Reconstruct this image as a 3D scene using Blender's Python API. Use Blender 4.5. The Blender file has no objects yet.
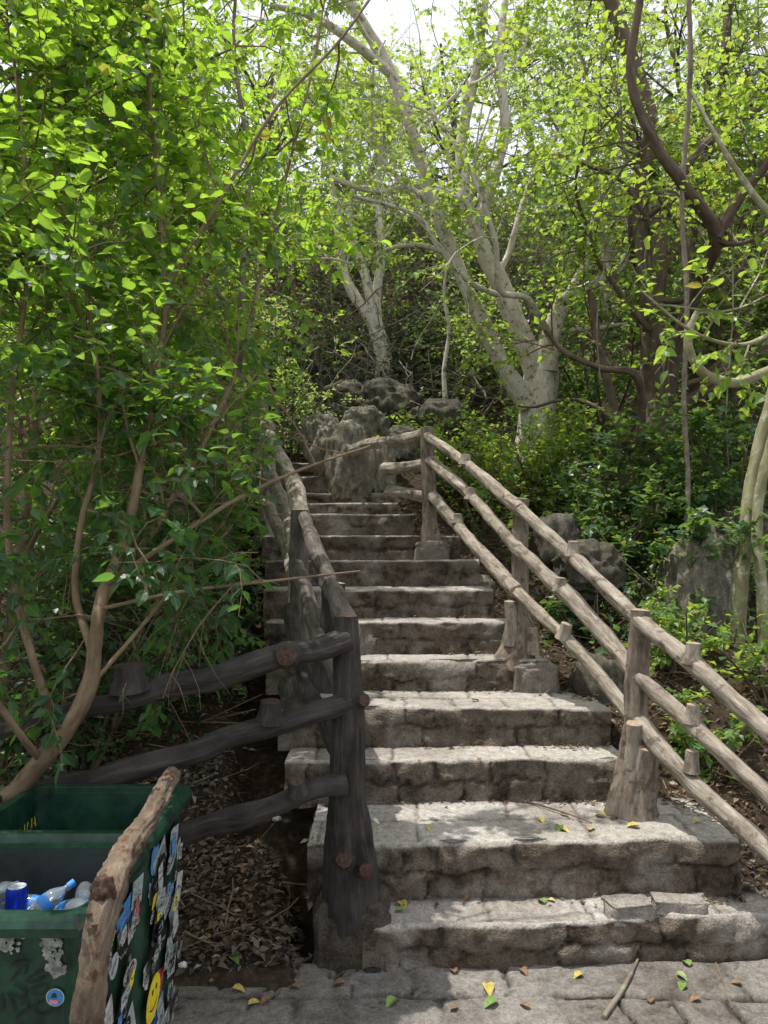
import bpy, math, random
import numpy as np
from mathutils import Vector, noise
from mathutils.bvhtree import BVHTree

random.seed(7)
RNG = np.random.default_rng(11)
sc = bpy.context.scene
COL = sc.collection

# ------------------------------------------------------------------ camera
H, F, PITCH = 1.55, 740.0, math.radians(3.1)
cam_d = bpy.data.cameras.new('camera'); cam = bpy.data.objects.new('camera', cam_d); COL.objects.link(cam)
cam.location = (0, 0, H); cam.rotation_euler = (math.radians(90) + PITCH, 0, 0)
cam_d.sensor_fit = 'VERTICAL'; cam_d.sensor_height = 24.0; cam_d.lens = 24.0 * F / 1024.0
cam_d.clip_start = 0.05; cam_d.clip_end = 500
sc.camera = cam


def at(px, py, Y):
    a, b = (px - 384) / F, (512 - py) / F
    d = (a, math.cos(PITCH) - b * math.sin(PITCH), math.sin(PITCH) + b * math.cos(PITCH))
    t = Y / d[1]
    return np.array((d[0] * t, Y, H + d[2] * t))


def pts(lst):
    return np.array([at(*p) for p in lst])


# ------------------------------------------------------------------ mesh helpers
def tag(o, label=None, cat=None, group=None, kind=None):
    if label: o['label'] = label
    if cat: o['category'] = cat
    if group: o['group'] = group
    if kind: o['kind'] = kind
    return o


def empty(name, loc, label=None, cat=None, group=None):
    o = bpy.data.objects.new(name, None); COL.objects.link(o)
    o.location = tuple(loc); o.empty_display_size = 0.1
    return tag(o, label, cat, group)


class MB:
    """collects vertices, faces, material indices and point attributes"""
    def __init__(s):
        s.v = []; s.f = []; s.m = []; s.n = 0; s.at = {}

    def add(s, v, f, mi=0, **attrs):
        v = np.asarray(v, float).reshape(-1, 3); f = np.asarray(f, int)
        s.v.append(v); s.f.append(f + s.n); s.m.append(np.full(len(f), mi))
        for k in set(list(attrs) + list(s.at)):
            lst = s.at.setdefault(k, [])
            if k in attrs: lst.append((s.n, np.asarray(attrs[k], float)))
        s.n += len(v)

    def build(s, name, mats, parent=None, smooth=False, origin=None):
        if not isinstance(mats, (list, tuple)): mats = [mats]
        v = np.concatenate(s.v)
        par = np.zeros(3)
        if parent is not None:
            p = parent
            while p is not None:
                par += np.array(p.location); p = p.parent
        org = np.zeros(3) if (origin is None or parent is not None) else np.asarray(origin, float)
        me = bpy.data.meshes.new(name)
        tot = [np.full(len(f), f.shape[1]) for f in s.f]
        lt = np.concatenate(tot); loops = np.concatenate([f.ravel() for f in s.f])
        me.vertices.add(len(v)); me.vertices.foreach_set('co', (v - par - org).ravel())
        me.loops.add(len(loops)); me.loops.foreach_set('vertex_index', loops)
        me.polygons.add(len(lt))
        me.polygons.foreach_set('loop_start', np.concatenate([[0], np.cumsum(lt)[:-1]]))
        me.polygons.foreach_set('loop_total', lt)
        me.polygons.foreach_set('material_index', np.concatenate(s.m))
        me.polygons.foreach_set('use_smooth', np.full(len(lt), smooth))
        for k, lst in s.at.items():
            dim = lst[0][1].shape[1] if lst[0][1].ndim > 1 else 1
            arr = np.zeros((len(v), dim))
            for st, a in lst: arr[st:st + len(a)] = a.reshape(len(a), dim)
            at_ = me.attributes.new(k, 'FLOAT' if dim == 1 else 'FLOAT_VECTOR', 'POINT')
            at_.data.foreach_set('value' if dim == 1 else 'vector', arr.ravel())
        for m in mats: me.materials.append(m)
        me.update(calc_edges=True); me.validate()
        o = bpy.data.objects.new(name, me); COL.objects.link(o)
        if parent is not None: o.parent = parent
        else: o.location = tuple(org)
        return o

    def bvh(s):
        v = [tuple(x) for x in np.concatenate(s.v)]
        f = [tuple(int(i) for i in r) for a in s.f for r in a]
        return BVHTree.FromPolygons(v, f)


def spline(P, n):
    P = np.asarray(P, float)
    if len(P) == 2:
        t = np.linspace(0, 1, n)[:, None]; return P[0] * (1 - t) + P[1] * t
    Q = np.vstack([2 * P[0] - P[1], P, 2 * P[-1] - P[-2]])
    seg = np.linalg.norm(np.diff(P, axis=0), axis=1); cum = np.concatenate([[0], np.cumsum(seg)])
    out = []
    for d in np.linspace(0, cum[-1], n):
        i = min(max(np.searchsorted(cum, d) - 1, 0), len(P) - 2)
        t = (d - cum[i]) / max(seg[i], 1e-9)
        p0, p1, p2, p3 = Q[i], Q[i + 1], Q[i + 2], Q[i + 3]
        out.append(.5 * ((2 * p1) + (-p0 + p2) * t + (2 * p0 - 5 * p1 + 4 * p2 - p3) * t * t + (-p0 + 3 * p1 - 3 * p2 + p3) * t ** 3))
    return np.array(out)


def fbm(p, o=3):
    return noise.fractal(Vector(p), 1.0, 2.0, o)


def frames(P):
    T = np.gradient(P, axis=0); T /= np.linalg.norm(T, axis=1)[:, None] + 1e-12
    a = np.array((0, 0, 1.)) if abs(T[0][2]) < .85 else np.array((1., 0, 0))
    N = np.cross(T[0], a); N /= np.linalg.norm(N); Ns = [N]
    for i in range(1, len(P)):
        N = N - T[i] * N.dot(T[i]); N /= np.linalg.norm(N); Ns.append(N)
    Ns = np.array(Ns)
    return T, Ns, np.cross(T, Ns)


def tube(mb, P, R, sides=12, step=.05, amp=.08, fine=0.0, mi=0, caps=True, seed=0.0, capmi=None, ridge=0.0):
    """tapered log along a path; amp = broad lumps, ridge = bark ridges running along it"""
    P = np.asarray(P, float)
    L = np.sum(np.linalg.norm(np.diff(P, axis=0), axis=1)); n = max(3, int(L / step) + 1)
    Q = spline(P, n); R = np.atleast_1d(R)
    tt = np.linspace(0, 1, n)
    if len(R) == len(P) and len(P) > 2:
        cum = np.concatenate([[0], np.cumsum(np.linalg.norm(np.diff(P, axis=0), axis=1))]); rr = np.interp(tt * cum[-1], cum, R)
    else: rr = np.interp(tt, np.linspace(0, 1, len(R)), R)
    T, N, B = frames(Q); th = np.linspace(0, 2 * np.pi, sides, endpoint=False)
    V = np.zeros((n, sides, 3)); TC = np.zeros((n, sides, 3)); s = tt * L
    c, sn = np.cos(th), np.sin(th)
    for i in range(n):
        r0 = rr[i]
        f = np.ones(sides)
        for j in range(sides):
            q = (c[j] * 1.1 + seed, sn[j] * 1.1 - seed, s[i] / max(r0, .01) * .22 + seed)
            if amp: f[j] += amp * noise.noise(Vector(q))
            if ridge:
                f[j] += ridge * (abs(noise.noise(Vector((c[j] * 4.2, sn[j] * 4.2, s[i] * 4 + seed)))) * -1.6 + .35)
            if fine:
                f[j] += fine * noise.noise(Vector((c[j] * 6, sn[j] * 6, s[i] * 45 + seed)))
        V[i] = Q[i] + (r0 * f)[:, None] * (c[:, None] * N[i] + sn[:, None] * B[i])
        TC[i, :, 0] = c * r0; TC[i, :, 1] = sn * r0; TC[i, :, 2] = s[i] + seed
    idx = np.arange(n * sides).reshape(n, sides)
    a, b = idx[:-1], np.roll(idx, -1, axis=1)[:-1]; d, e = idx[1:], np.roll(idx, -1, axis=1)[1:]
    F4 = np.stack([a, b, e, d], -1).reshape(-1, 4)
    mb.add(V, F4, mi, tc=TC.reshape(-1, 3))
    if caps:
        for k, sg in ((0, -1), (-1, 1)):
            ring = V[k]; cc = ring.mean(0) + T[k] * sg * rr[k] * .12
            vv = np.vstack([ring, cc + (ring - cc) * .55 + T[k] * sg * rr[k] * .05, cc])
            j = np.arange(sides); j2 = (j + 1) % sides
            q4 = np.stack([j, j2, j2 + sides, j + sides], -1); t3 = np.stack([j + sides, j2 + sides, np.full(sides, 2 * sides)], -1)
            if sg > 0: pass
            else: q4 = q4[:, ::-1]; t3 = t3[:, ::-1]
            cm = mi if capmi is None else capmi
            tcv = np.vstack([TC[k]] * 2 + [TC[k][:1]])
            mb.add(vv, q4, cm, tc=tcv); mb.add(vv, t3, cm, tc=tcv)
    return Q


def batch_tubes(mb, P, R, sides=3, mi=0):
    """P (N,K,3), R (N,K): many thin twigs at once"""
    N_, K, _ = P.shape
    if N_ == 0: return
    T = np.gradient(P, axis=1); T /= np.linalg.norm(T, axis=2, keepdims=True) + 1e-9
    a = np.zeros_like(T); a[..., 0] = .37; a[..., 2] = .81; a[..., 1] = .45
    N = np.cross(T, a); N /= np.linalg.norm(N, axis=2, keepdims=True) + 1e-9; B = np.cross(T, N)
    th = np.linspace(0, 2 * np.pi, sides, endpoint=False)
    V = P[:, :, None, :] + R[:, :, None, None] * (np.cos(th)[None, None, :, None] * N[:, :, None, :] + np.sin(th)[None, None, :, None] * B[:, :, None, :])
    idx = np.arange(N_ * K * sides).reshape(N_, K, sides)
    a_, b_ = idx[:, :-1], np.roll(idx, -1, 2)[:, :-1]; d_, e_ = idx[:, 1:], np.roll(idx, -1, 2)[:, 1:]
    mb.add(V, np.stack([a_, b_, e_, d_], -1).reshape(-1, 4), mi, tc=V.reshape(-1, 3))


LEAF_SMALL = (np.array([(0, 0, 0), (.26, .42, .07), (-.26, .42, .07), (0, 1, -.1), (0, .5, 0)]),
              np.array([(0, 1, 4), (1, 3, 4), (0, 4, 2), (4, 3, 2)]))
LEAF_BROAD = (np.array([(0, 0, 0), (.24, .16, .05), (.37, .42, .055), (.25, .74, .01), (.02, 1.1, -.12),
                        (-.26, .72, .02), (-.35, .40, .055), (-.25, .14, .05), (0, .28, 0), (0, .66, -.02)]),
              np.array([(0, 1, 2, 8), (8, 2, 3, 9), (9, 3, 4, 4), (0, 8, 6, 7), (8, 9, 5, 6), (9, 4, 4, 5)]))


def leaves(mb, P, D, NRM, S, tmpl, mi=0, width=1.0, rnd=None):
    n = len(P)
    if n == 0: return
    D = D / (np.linalg.norm(D, axis=1, keepdims=True) + 1e-9)
    Z = NRM - D * np.sum(NRM * D, axis=1, keepdims=True); Z /= np.linalg.norm(Z, axis=1, keepdims=True) + 1e-9
    X = np.cross(D, Z)
    tv, tf = tmpl
    curl = RNG.uniform(.4, 2.2, n)[:, None]
    asp = (RNG.uniform(.8, 1.2, n) * width)[:, None]
    V = P[:, None, :] + S[:, None, None] * (X[:, None, :] * (tv[None, :, 0] * asp)[..., None] + D[:, None, :] * tv[None, :, 1, None]
                                         + Z[:, None, :] * (tv[None, :, 2] * curl)[..., None])
    k = len(tv); off = (np.arange(n) * k)[:, None, None]
    r = np.repeat(RNG.random(n) if rnd is None else rnd, k)
    if tmpl is LEAF_BROAD:
        q = tf[[0, 1, 3, 4]]; t = np.array([(9, 3, 4), (9, 4, 5)])
        # both face sets share one vertex block
        base = mb.n
        luv = np.tile(np.stack([tv[:, 0], tv[:, 1], tv[:, 0] * 0 + 1], -1), (n, 1))
        mb.add(V, (q[None] + off).reshape(-1, 4), mi, rnd=r, luv=luv)
        mb.f.append((t[None] + off).reshape(-1, 3) + base); mb.m.append(np.full(len(t) * n, mi))
    else:
        mb.add(V, (tf[None] + off).reshape(-1, 3), mi, rnd=r)


def unit(a): return a / (np.linalg.norm(a, axis=-1, keepdims=True) + 1e-9)


def grow(limbs, nsec, seclen, ntwig, twiglen, nleaf, lsize, up=.25, start=.3, spread=1.0, keep=None, tmpl=LEAF_SMALL, droop=.25,
         width=1.0, secr=.008, wmb=None, lmb=None, flat=.9, bias=(0, 0, 0), bare=.15):
    """branches -> twigs -> leaves; limbs is a list of (points, weight)"""
    wmb = wmb or MB(); lmb = lmb or MB()
    w = np.array([l[1] for l in limbs], float); w /= w.sum()
    which = RNG.choice(len(limbs), nsec, p=w)
    tt = start + (1 - start) * RNG.random(nsec) ** .8
    S0 = np.zeros((nsec, 3)); T0 = np.zeros((nsec, 3))
    for i, (q, _) in enumerate(limbs):
        Q = spline(q, 40); T = unit(np.gradient(Q, axis=0)); m = which == i
        k = np.clip((tt[m] * 39).astype(int), 0, 39); S0[m] = Q[k]; T0[m] = T[k]
    d = unit(T0 * .5 + RNG.normal(0, .62, (nsec, 3)) * spread + np.array((0, 0, up)) + np.array(bias))
    L = seclen * RNG.uniform(.5, 1.15, nsec)
    K = 6; sec = np.zeros((nsec, K, 3)); sec[:, 0] = S0; dd = d.copy()
    for k in range(1, K):
        dd = unit(dd + RNG.normal(0, .2, (nsec, 3)) + np.array((0, 0, -droop * .25)) * (k / K))
        sec[:, k] = sec[:, k - 1] + dd * (L / (K - 1))[:, None]
    if keep is not None:
        ok = keep(sec[:, -1]) & keep(sec[:, 3]); sec = sec[ok]; L = L[ok]; nsec = len(sec)
    batch_tubes(wmb, sec, np.linspace(1, .35, K)[None] * (secr * RNG.uniform(.6, 1.3, nsec))[:, None], 4)
    n2 = nsec * ntwig
    si = np.repeat(np.arange(nsec), ntwig); tk = RNG.uniform(.15, 1, n2) * (K - 1)
    k0 = np.clip(tk.astype(int), 0, K - 2); fr = (tk - k0)[:, None]
    p0 = sec[si, k0] * (1 - fr) + sec[si, k0 + 1] * fr; t0 = unit(sec[si, k0 + 1] - sec[si, k0])
    d2 = unit(t0 * .7 + RNG.normal(0, .55, (n2, 3)) + np.array((0, 0, up * .6)))
    L2 = twiglen * RNG.uniform(.45, 1.2, n2); K2 = 4
    tw = np.zeros((n2, K2, 3)); tw[:, 0] = p0
    for k in range(1, K2):
        d2 = unit(d2 + RNG.normal(0, .15, (n2, 3)) + np.array((0, 0, -droop * .5)) * k / K2)
        tw[:, k] = tw[:, k - 1] + d2 * (L2 / (K2 - 1))[:, None]
    if keep is not None: kk = keep(tw[:, -1]); tw = tw[kk]; si = si[kk]; n2 = len(tw)
    batch_tubes(wmb, tw, np.linspace(1, .5, K2)[None] * np.full((n2, 1), secr * .28), 3)
    if bare:
        bb = RNG.random(nsec) >= bare; tw = tw[bb[si]]; n2 = len(tw)
    n3 = n2 * nleaf
    ti = np.repeat(np.arange(n2), nleaf); u = np.tile((np.arange(nleaf) + .6) / nleaf, n2) * (K2 - 1) + RNG.uniform(-.2, .2, n3)
    u = np.clip(u, 0, K2 - 1.001); k0 = u.astype(int); fr = (u - k0)[:, None]
    p = tw[ti, k0] * (1 - fr) + tw[ti, k0 + 1] * fr; t = unit(tw[ti, k0 + 1] - tw[ti, k0])
    side = unit(np.cross(t, np.array((.05, .02, 1.)))) * np.where(np.tile(np.arange(nleaf), n2) % 2 == 0, 1, -1)[:, None]
    ld = unit(t * .55 + side * .8 + RNG.normal(0, .3, (n3, 3)) + np.array((0, 0, -droop * .6)))
    nr = unit(np.array((0, 0, flat)) + RNG.normal(0, .42, (n3, 3)))
    sz = lsize * RNG.uniform(.38, 1.3, n3)
    ok = RNG.random(n3) < .93
    if keep is not None: ok &= keep(p)
    # per-branch tint so that clumps read light and dark
    clump = np.repeat(RNG.random(n2), nleaf)
    leaves(lmb, p[ok], ld[ok], nr[ok], sz[ok], tmpl, width=width, rnd=np.clip(clump * .55 + RNG.random(n3) * .45, 0, 1)[ok])
    return wmb, lmb


# ------------------------------------------------------------------ materials
def new_mat(name):
    m = bpy.data.materials.new(name); m.use_nodes = True
    nt = m.node_tree; nt.nodes.clear()
    return m, nt, nt.nodes, nt.links


def ramp(nodes, links, fac, stops):
    r = nodes.new('ShaderNodeValToRGB'); e = r.color_ramp.elements
    while len(e) < len(stops): e.new(.5)
    for i, (p, c) in enumerate(stops): e[i].position = p; e[i].color = (*c, 1)
    links.new(fac, r.inputs[0]); return r.outputs[0]


def noise_node(nodes, links, vec, scale, detail=4, rough=.6, mapscale=None):
    if mapscale:
        mp = nodes.new('ShaderNodeMapping'); mp.inputs['Scale'].default_value = mapscale; links.new(vec, mp.inputs['Vector']); vec = mp.outputs[0]
    n = nodes.new('ShaderNodeTexNoise'); n.inputs['Scale'].default_value = scale; n.inputs['Detail'].default_value = detail
    n.inputs['Roughness'].default_value = rough; links.new(vec, n.inputs['Vector']); return n.outputs['Fac']


def mixc(nodes, links, fac, a, b, mode='MIX'):
    m = nodes.new('ShaderNodeMix'); m.data_type = 'RGBA'; m.blend_type = mode
    if isinstance(fac, float): m.inputs['Factor'].default_value = fac
    else: links.new(fac, m.inputs['Factor'])
    for s, x in (('A', a), ('B', b)):
        i = [q for q in m.inputs if q.name == s and q.type == 'RGBA'][0]
        if isinstance(x, tuple): i.default_value = (*x, 1)
        else: links.new(x, i)
    return [q for q in m.outputs if q.type == 'RGBA'][0]


def bark_mat(name, dark, mid, light, zs=.18, scale=40, lichen=None, bump=.5, rough=.9, grad=None):
    m, nt, N, L = new_mat(name)
    tc = N.new('ShaderNodeAttribute'); tc.attribute_name = 'tc'
    geo = N.new('ShaderNodeNewGeometry')
    f1 = noise_node(N, L, tc.outputs['Vector'], scale, 6, .7, (1, 1, zs))
    f2 = noise_node(N, L, geo.outputs['Position'], 7, 4, .6)
    c = ramp(N, L, f1, [(.3, dark), (.52, mid), (.75, light)])
    c = mixc(N, L, ramp(N, L, f2, [(.35, (0, 0, 0)), (.7, (1, 1, 1))]), c, mixc(N, L, .5, c, light), 'MIX')
    if lichen:
        f3 = noise_node(N, L, geo.outputs['Position'], 16, 5, .65)
        c = mixc(N, L, ramp(N, L, f3, [(.55, (0, 0, 0)), (.63, (1, 1, 1))]), c, lichen)
    b = N.new('ShaderNodeBsdfPrincipled'); b.inputs['Roughness'].default_value = rough
    b.inputs['Specular IOR Level'].default_value = .25
    L.new(c, b.inputs['Base Color'])
    bp = N.new('ShaderNodeBump'); bp.inputs['Strength'].default_value = bump; bp.inputs['Distance'].default_value = .012
    L.new(f1, bp.inputs['Height']); L.new(bp.outputs[0], b.inputs['Normal'])
    o = N.new('ShaderNodeOutputMaterial'); L.new(b.outputs[0], o.inputs[0]); return m


def leaf_mat(name, dark, light, trans, tf=.45, rough=.38, dead=(.16, .11, .03), deadp=.97, spec=.45, low_shade=False):
    m, nt, N, L = new_mat(name)
    a = N.new('ShaderNodeAttribute'); a.attribute_name = 'rnd'
    mid = tuple((x + y) / 2 for x, y in zip(dark, light))
    c = ramp(N, L, a.outputs['Fac'], [(0, dark), (.55, mid), (.9, light), (deadp, dead)])
    tmid = tuple(x * .55 for x in trans)
    tcol = ramp(N, L, a.outputs['Fac'], [(0, tmid), (.8, trans), (deadp, (.4, .3, .05))])
    geo = N.new('ShaderNodeNewGeometry')
    nf = noise_node(N, L, geo.outputs['Position'], 60, 2, .5)
    c = mixc(N, L, ramp(N, L, nf, [(.4, (.0, .0, .0)), (.65, (.35, .35, .35))]), c, light)
    if low_shade:   # shade painted in: leaves darken and pass less light lower down
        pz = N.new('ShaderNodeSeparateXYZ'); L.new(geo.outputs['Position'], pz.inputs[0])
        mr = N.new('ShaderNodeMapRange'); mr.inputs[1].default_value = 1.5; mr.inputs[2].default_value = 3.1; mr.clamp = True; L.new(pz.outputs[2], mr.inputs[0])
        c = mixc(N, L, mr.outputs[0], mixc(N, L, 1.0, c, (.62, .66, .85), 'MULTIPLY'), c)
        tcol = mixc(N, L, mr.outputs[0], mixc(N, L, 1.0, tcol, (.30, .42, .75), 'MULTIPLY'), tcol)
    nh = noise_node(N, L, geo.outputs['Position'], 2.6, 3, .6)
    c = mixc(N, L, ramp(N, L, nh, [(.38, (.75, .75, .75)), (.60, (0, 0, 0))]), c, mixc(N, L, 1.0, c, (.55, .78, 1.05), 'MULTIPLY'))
    lu = N.new('ShaderNodeAttribute'); lu.attribute_name = 'luv'
    sx = N.new('ShaderNodeSeparateXYZ'); L.new(lu.outputs['Vector'], sx.inputs[0])
    ab = N.new('ShaderNodeMath'); ab.operation = 'ABSOLUTE'; L.new(sx.outputs[0], ab.inputs[0])
    m1 = N.new('ShaderNodeMath'); m1.operation = 'MULTIPLY_ADD'; L.new(ab.outputs[0], m1.inputs[0]); m1.inputs[1].default_value = -34.; 
    m0 = N.new('ShaderNodeMath'); m0.operation = 'MULTIPLY'; L.new(sx.outputs[1], m0.inputs[0]); m0.inputs[1].default_value = 44.; L.new(m0.outputs[0], m1.inputs[2])
    sn_ = N.new('ShaderNodeMath'); sn_.operation = 'SINE'; L.new(m1.outputs[0], sn_.inputs[0])
    side_v = ramp(N, L, sn_.outputs[0], [(.80, (0, 0, 0)), (.98, (.35, .35, .35))])
    mid_v = ramp(N, L, ab.outputs[0], [(.012, (.8, .8, .8)), (.03, (0, 0, 0))])
    vein = mixc(N, L, 1.0, side_v, mid_v, 'LIGHTEN')
    vm = N.new('ShaderNodeMath'); vm.operation = 'MULTIPLY'; L.new(vein, vm.inputs[0]); L.new(sx.outputs[2], vm.inputs[1])
    c = mixc(N, L, vm.outputs[0], c, tuple(min(1, x * 1.7 + .02) for x in light))
    b = N.new('ShaderNodeBsdfPrincipled'); b.inputs['Roughness'].default_value = rough; b.inputs['Specular IOR Level'].default_value = spec
    L.new(c, b.inputs['Base Color'])
    t = N.new('ShaderNodeBsdfTranslucent'); L.new(tcol, t.inputs['Color'])
    mx = N.new('ShaderNodeMixShader'); mx.inputs[0].default_value = tf; L.new(b.outputs[0], mx.inputs[1]); L.new(t.outputs[0], mx.inputs[2])
    o = N.new('ShaderNodeOutputMaterial'); L.new(mx.outputs[0], o.inputs[0]); return m


def stone_mat(name, tint=(1, 1, 1), lo=.09, hi=.3, sc_=26, bump=.6):
    """colour from attributes: vc.x = block value, vc.y = mortar, vc.z = tread dust and painted sunlight"""
    m, nt, N, L = new_mat(name)
    a = N.new('ShaderNodeAttribute'); a.attribute_name = 'vc'
    sep = N.new('ShaderNodeSeparateXYZ'); L.new(a.outputs['Vector'], sep.inputs[0])
    geo = N.new('ShaderNodeNewGeometry'); P = geo.outputs['Position']
    f1 = noise_node(N, L, P, sc_, 8, .72); f2 = noise_node(N, L, P, 5.5, 5, .6); f3 = noise_node(N, L, P, 110, 3, .6)
    T = lambda v, w=(1, 1, 1): tuple(v * t * k for t, k in zip(tint, w))
    c1 = ramp(N, L, f1, [(.3, T(lo, (1, .93, .84))), (.52, T((lo + hi) / 2, (1, .94, .86))), (.75, T(hi, (1, .97, .92)))])
    c2 = ramp(N, L, f1, [(.3, T(lo * .6, (1.0, .95, .9))), (.52, T((lo + hi) * .27, (1.12, .95, .8))), (.75, T(hi * .6, (1.15, .95, .76)))])
    c = mixc(N, L, ramp(N, L, sep.outputs[0], [(.25, (0, 0, 0)), (.8, (1, 1, 1))]), c1, c2)
    c = mixc(N, L, ramp(N, L, f2, [(.38, (0, 0, 0)), (.66, (.75, .75, .75))]), c, T(hi * .9, (1, .95, .88)))
    c = mixc(N, L, sep.outputs[1], c, T(lo * .6, (1, .9, .78)))                      # mortar / gaps
    sp = ramp(N, L, f3, [(.30, (1.2, 1.2, 1.2)), (.5, (1.0, .99, .97)), (.72, (.60, .56, .50))])
    c = mixc(N, L, 1.0, c, sp, 'MULTIPLY')
    f4 = noise_node(N, L, P, 11, 6, .7)
    c = mixc(N, L, 1.0, c, ramp(N, L, f4, [(.36, (.62, .58, .52)), (.50, (1.1, 1.1, 1.1)), (.7, (1.15, 1.15, 1.15))]), 'MULTIPLY')
    lit_dust = ramp(N, L, f1, [(.28, (.27, .26, .245)), (.5, (.53, .505, .47)), (.72, (.74, .71, .67))])  # dust plus painted sunlight, so treads stand out from dark risers
    lit_dust = mixc(N, L, 1.0, lit_dust, ramp(N, L, f3, [(.35, (1.06, 1.06, 1.06)), (.7, (.72, .69, .64))]), 'MULTIPLY')
    lit_dust = mixc(N, L, ramp(N, L, sep.outputs[0], [(.2, (0, 0, 0)), (.9, (.5, .5, .5))]), lit_dust, mixc(N, L, 1.0, lit_dust, (.80, .76, .72), 'MULTIPLY'))
    c = mixc(N, L, sep.outputs[2], c, lit_dust)
    b = N.new('ShaderNodeBsdfPrincipled'); b.inputs['Roughness'].default_value = .88; b.inputs['Specular IOR Level'].default_value = .3
    L.new(c, b.inputs['Base Color'])
    ad = N.new('ShaderNodeMath'); ad.operation = 'ADD'; L.new(f1, ad.inputs[0]); L.new(f3, ad.inputs[1])
    bp = N.new('ShaderNodeBump'); bp.inputs['Strength'].default_value = bump; bp.inputs['Distance'].default_value = .012
    L.new(ad.outputs[0], bp.inputs['Height']); L.new(bp.outputs[0], b.inputs['Normal'])
    o = N.new('ShaderNodeOutputMaterial'); L.new(b.outputs[0], o.inputs[0]); return m


def plain_mat(name, c, rough=.5, var=.25, scale=30, spec=.4, bump=0.0, c2=None, metal=0.0, trans=0.0, ior=1.45):
    m, nt, N, L = new_mat(name)
    geo = N.new('ShaderNodeNewGeometry'); f = noise_node(N, L, geo.outputs['Position'], scale, 5, .65)
    lo = tuple(x * (1 - var) for x in c); hi = c2 or tuple(min(1, x * (1 + var)) for x in c)
    b = N.new('ShaderNodeBsdfPrincipled'); b.inputs['Roughness'].default_value = rough; b.inputs['Specular IOR Level'].default_value = spec
    b.inputs['Metallic'].default_value = metal; b.inputs['Transmission Weight'].default_value = trans; b.inputs['IOR'].default_value = ior
    L.new(ramp(N, L, f, [(.35, lo), (.65, hi)]), b.inputs['Base Color'])
    if bump:
        bp = N.new('ShaderNodeBump'); bp.inputs['Strength'].default_value = bump; bp.inputs['Distance'].default_value = .01
        L.new(f, bp.inputs['Height']); L.new(bp.outputs[0], b.inputs['Normal'])
    o = N.new('ShaderNodeOutputMaterial'); L.new(b.outputs[0], o.inputs[0]); return m


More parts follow.
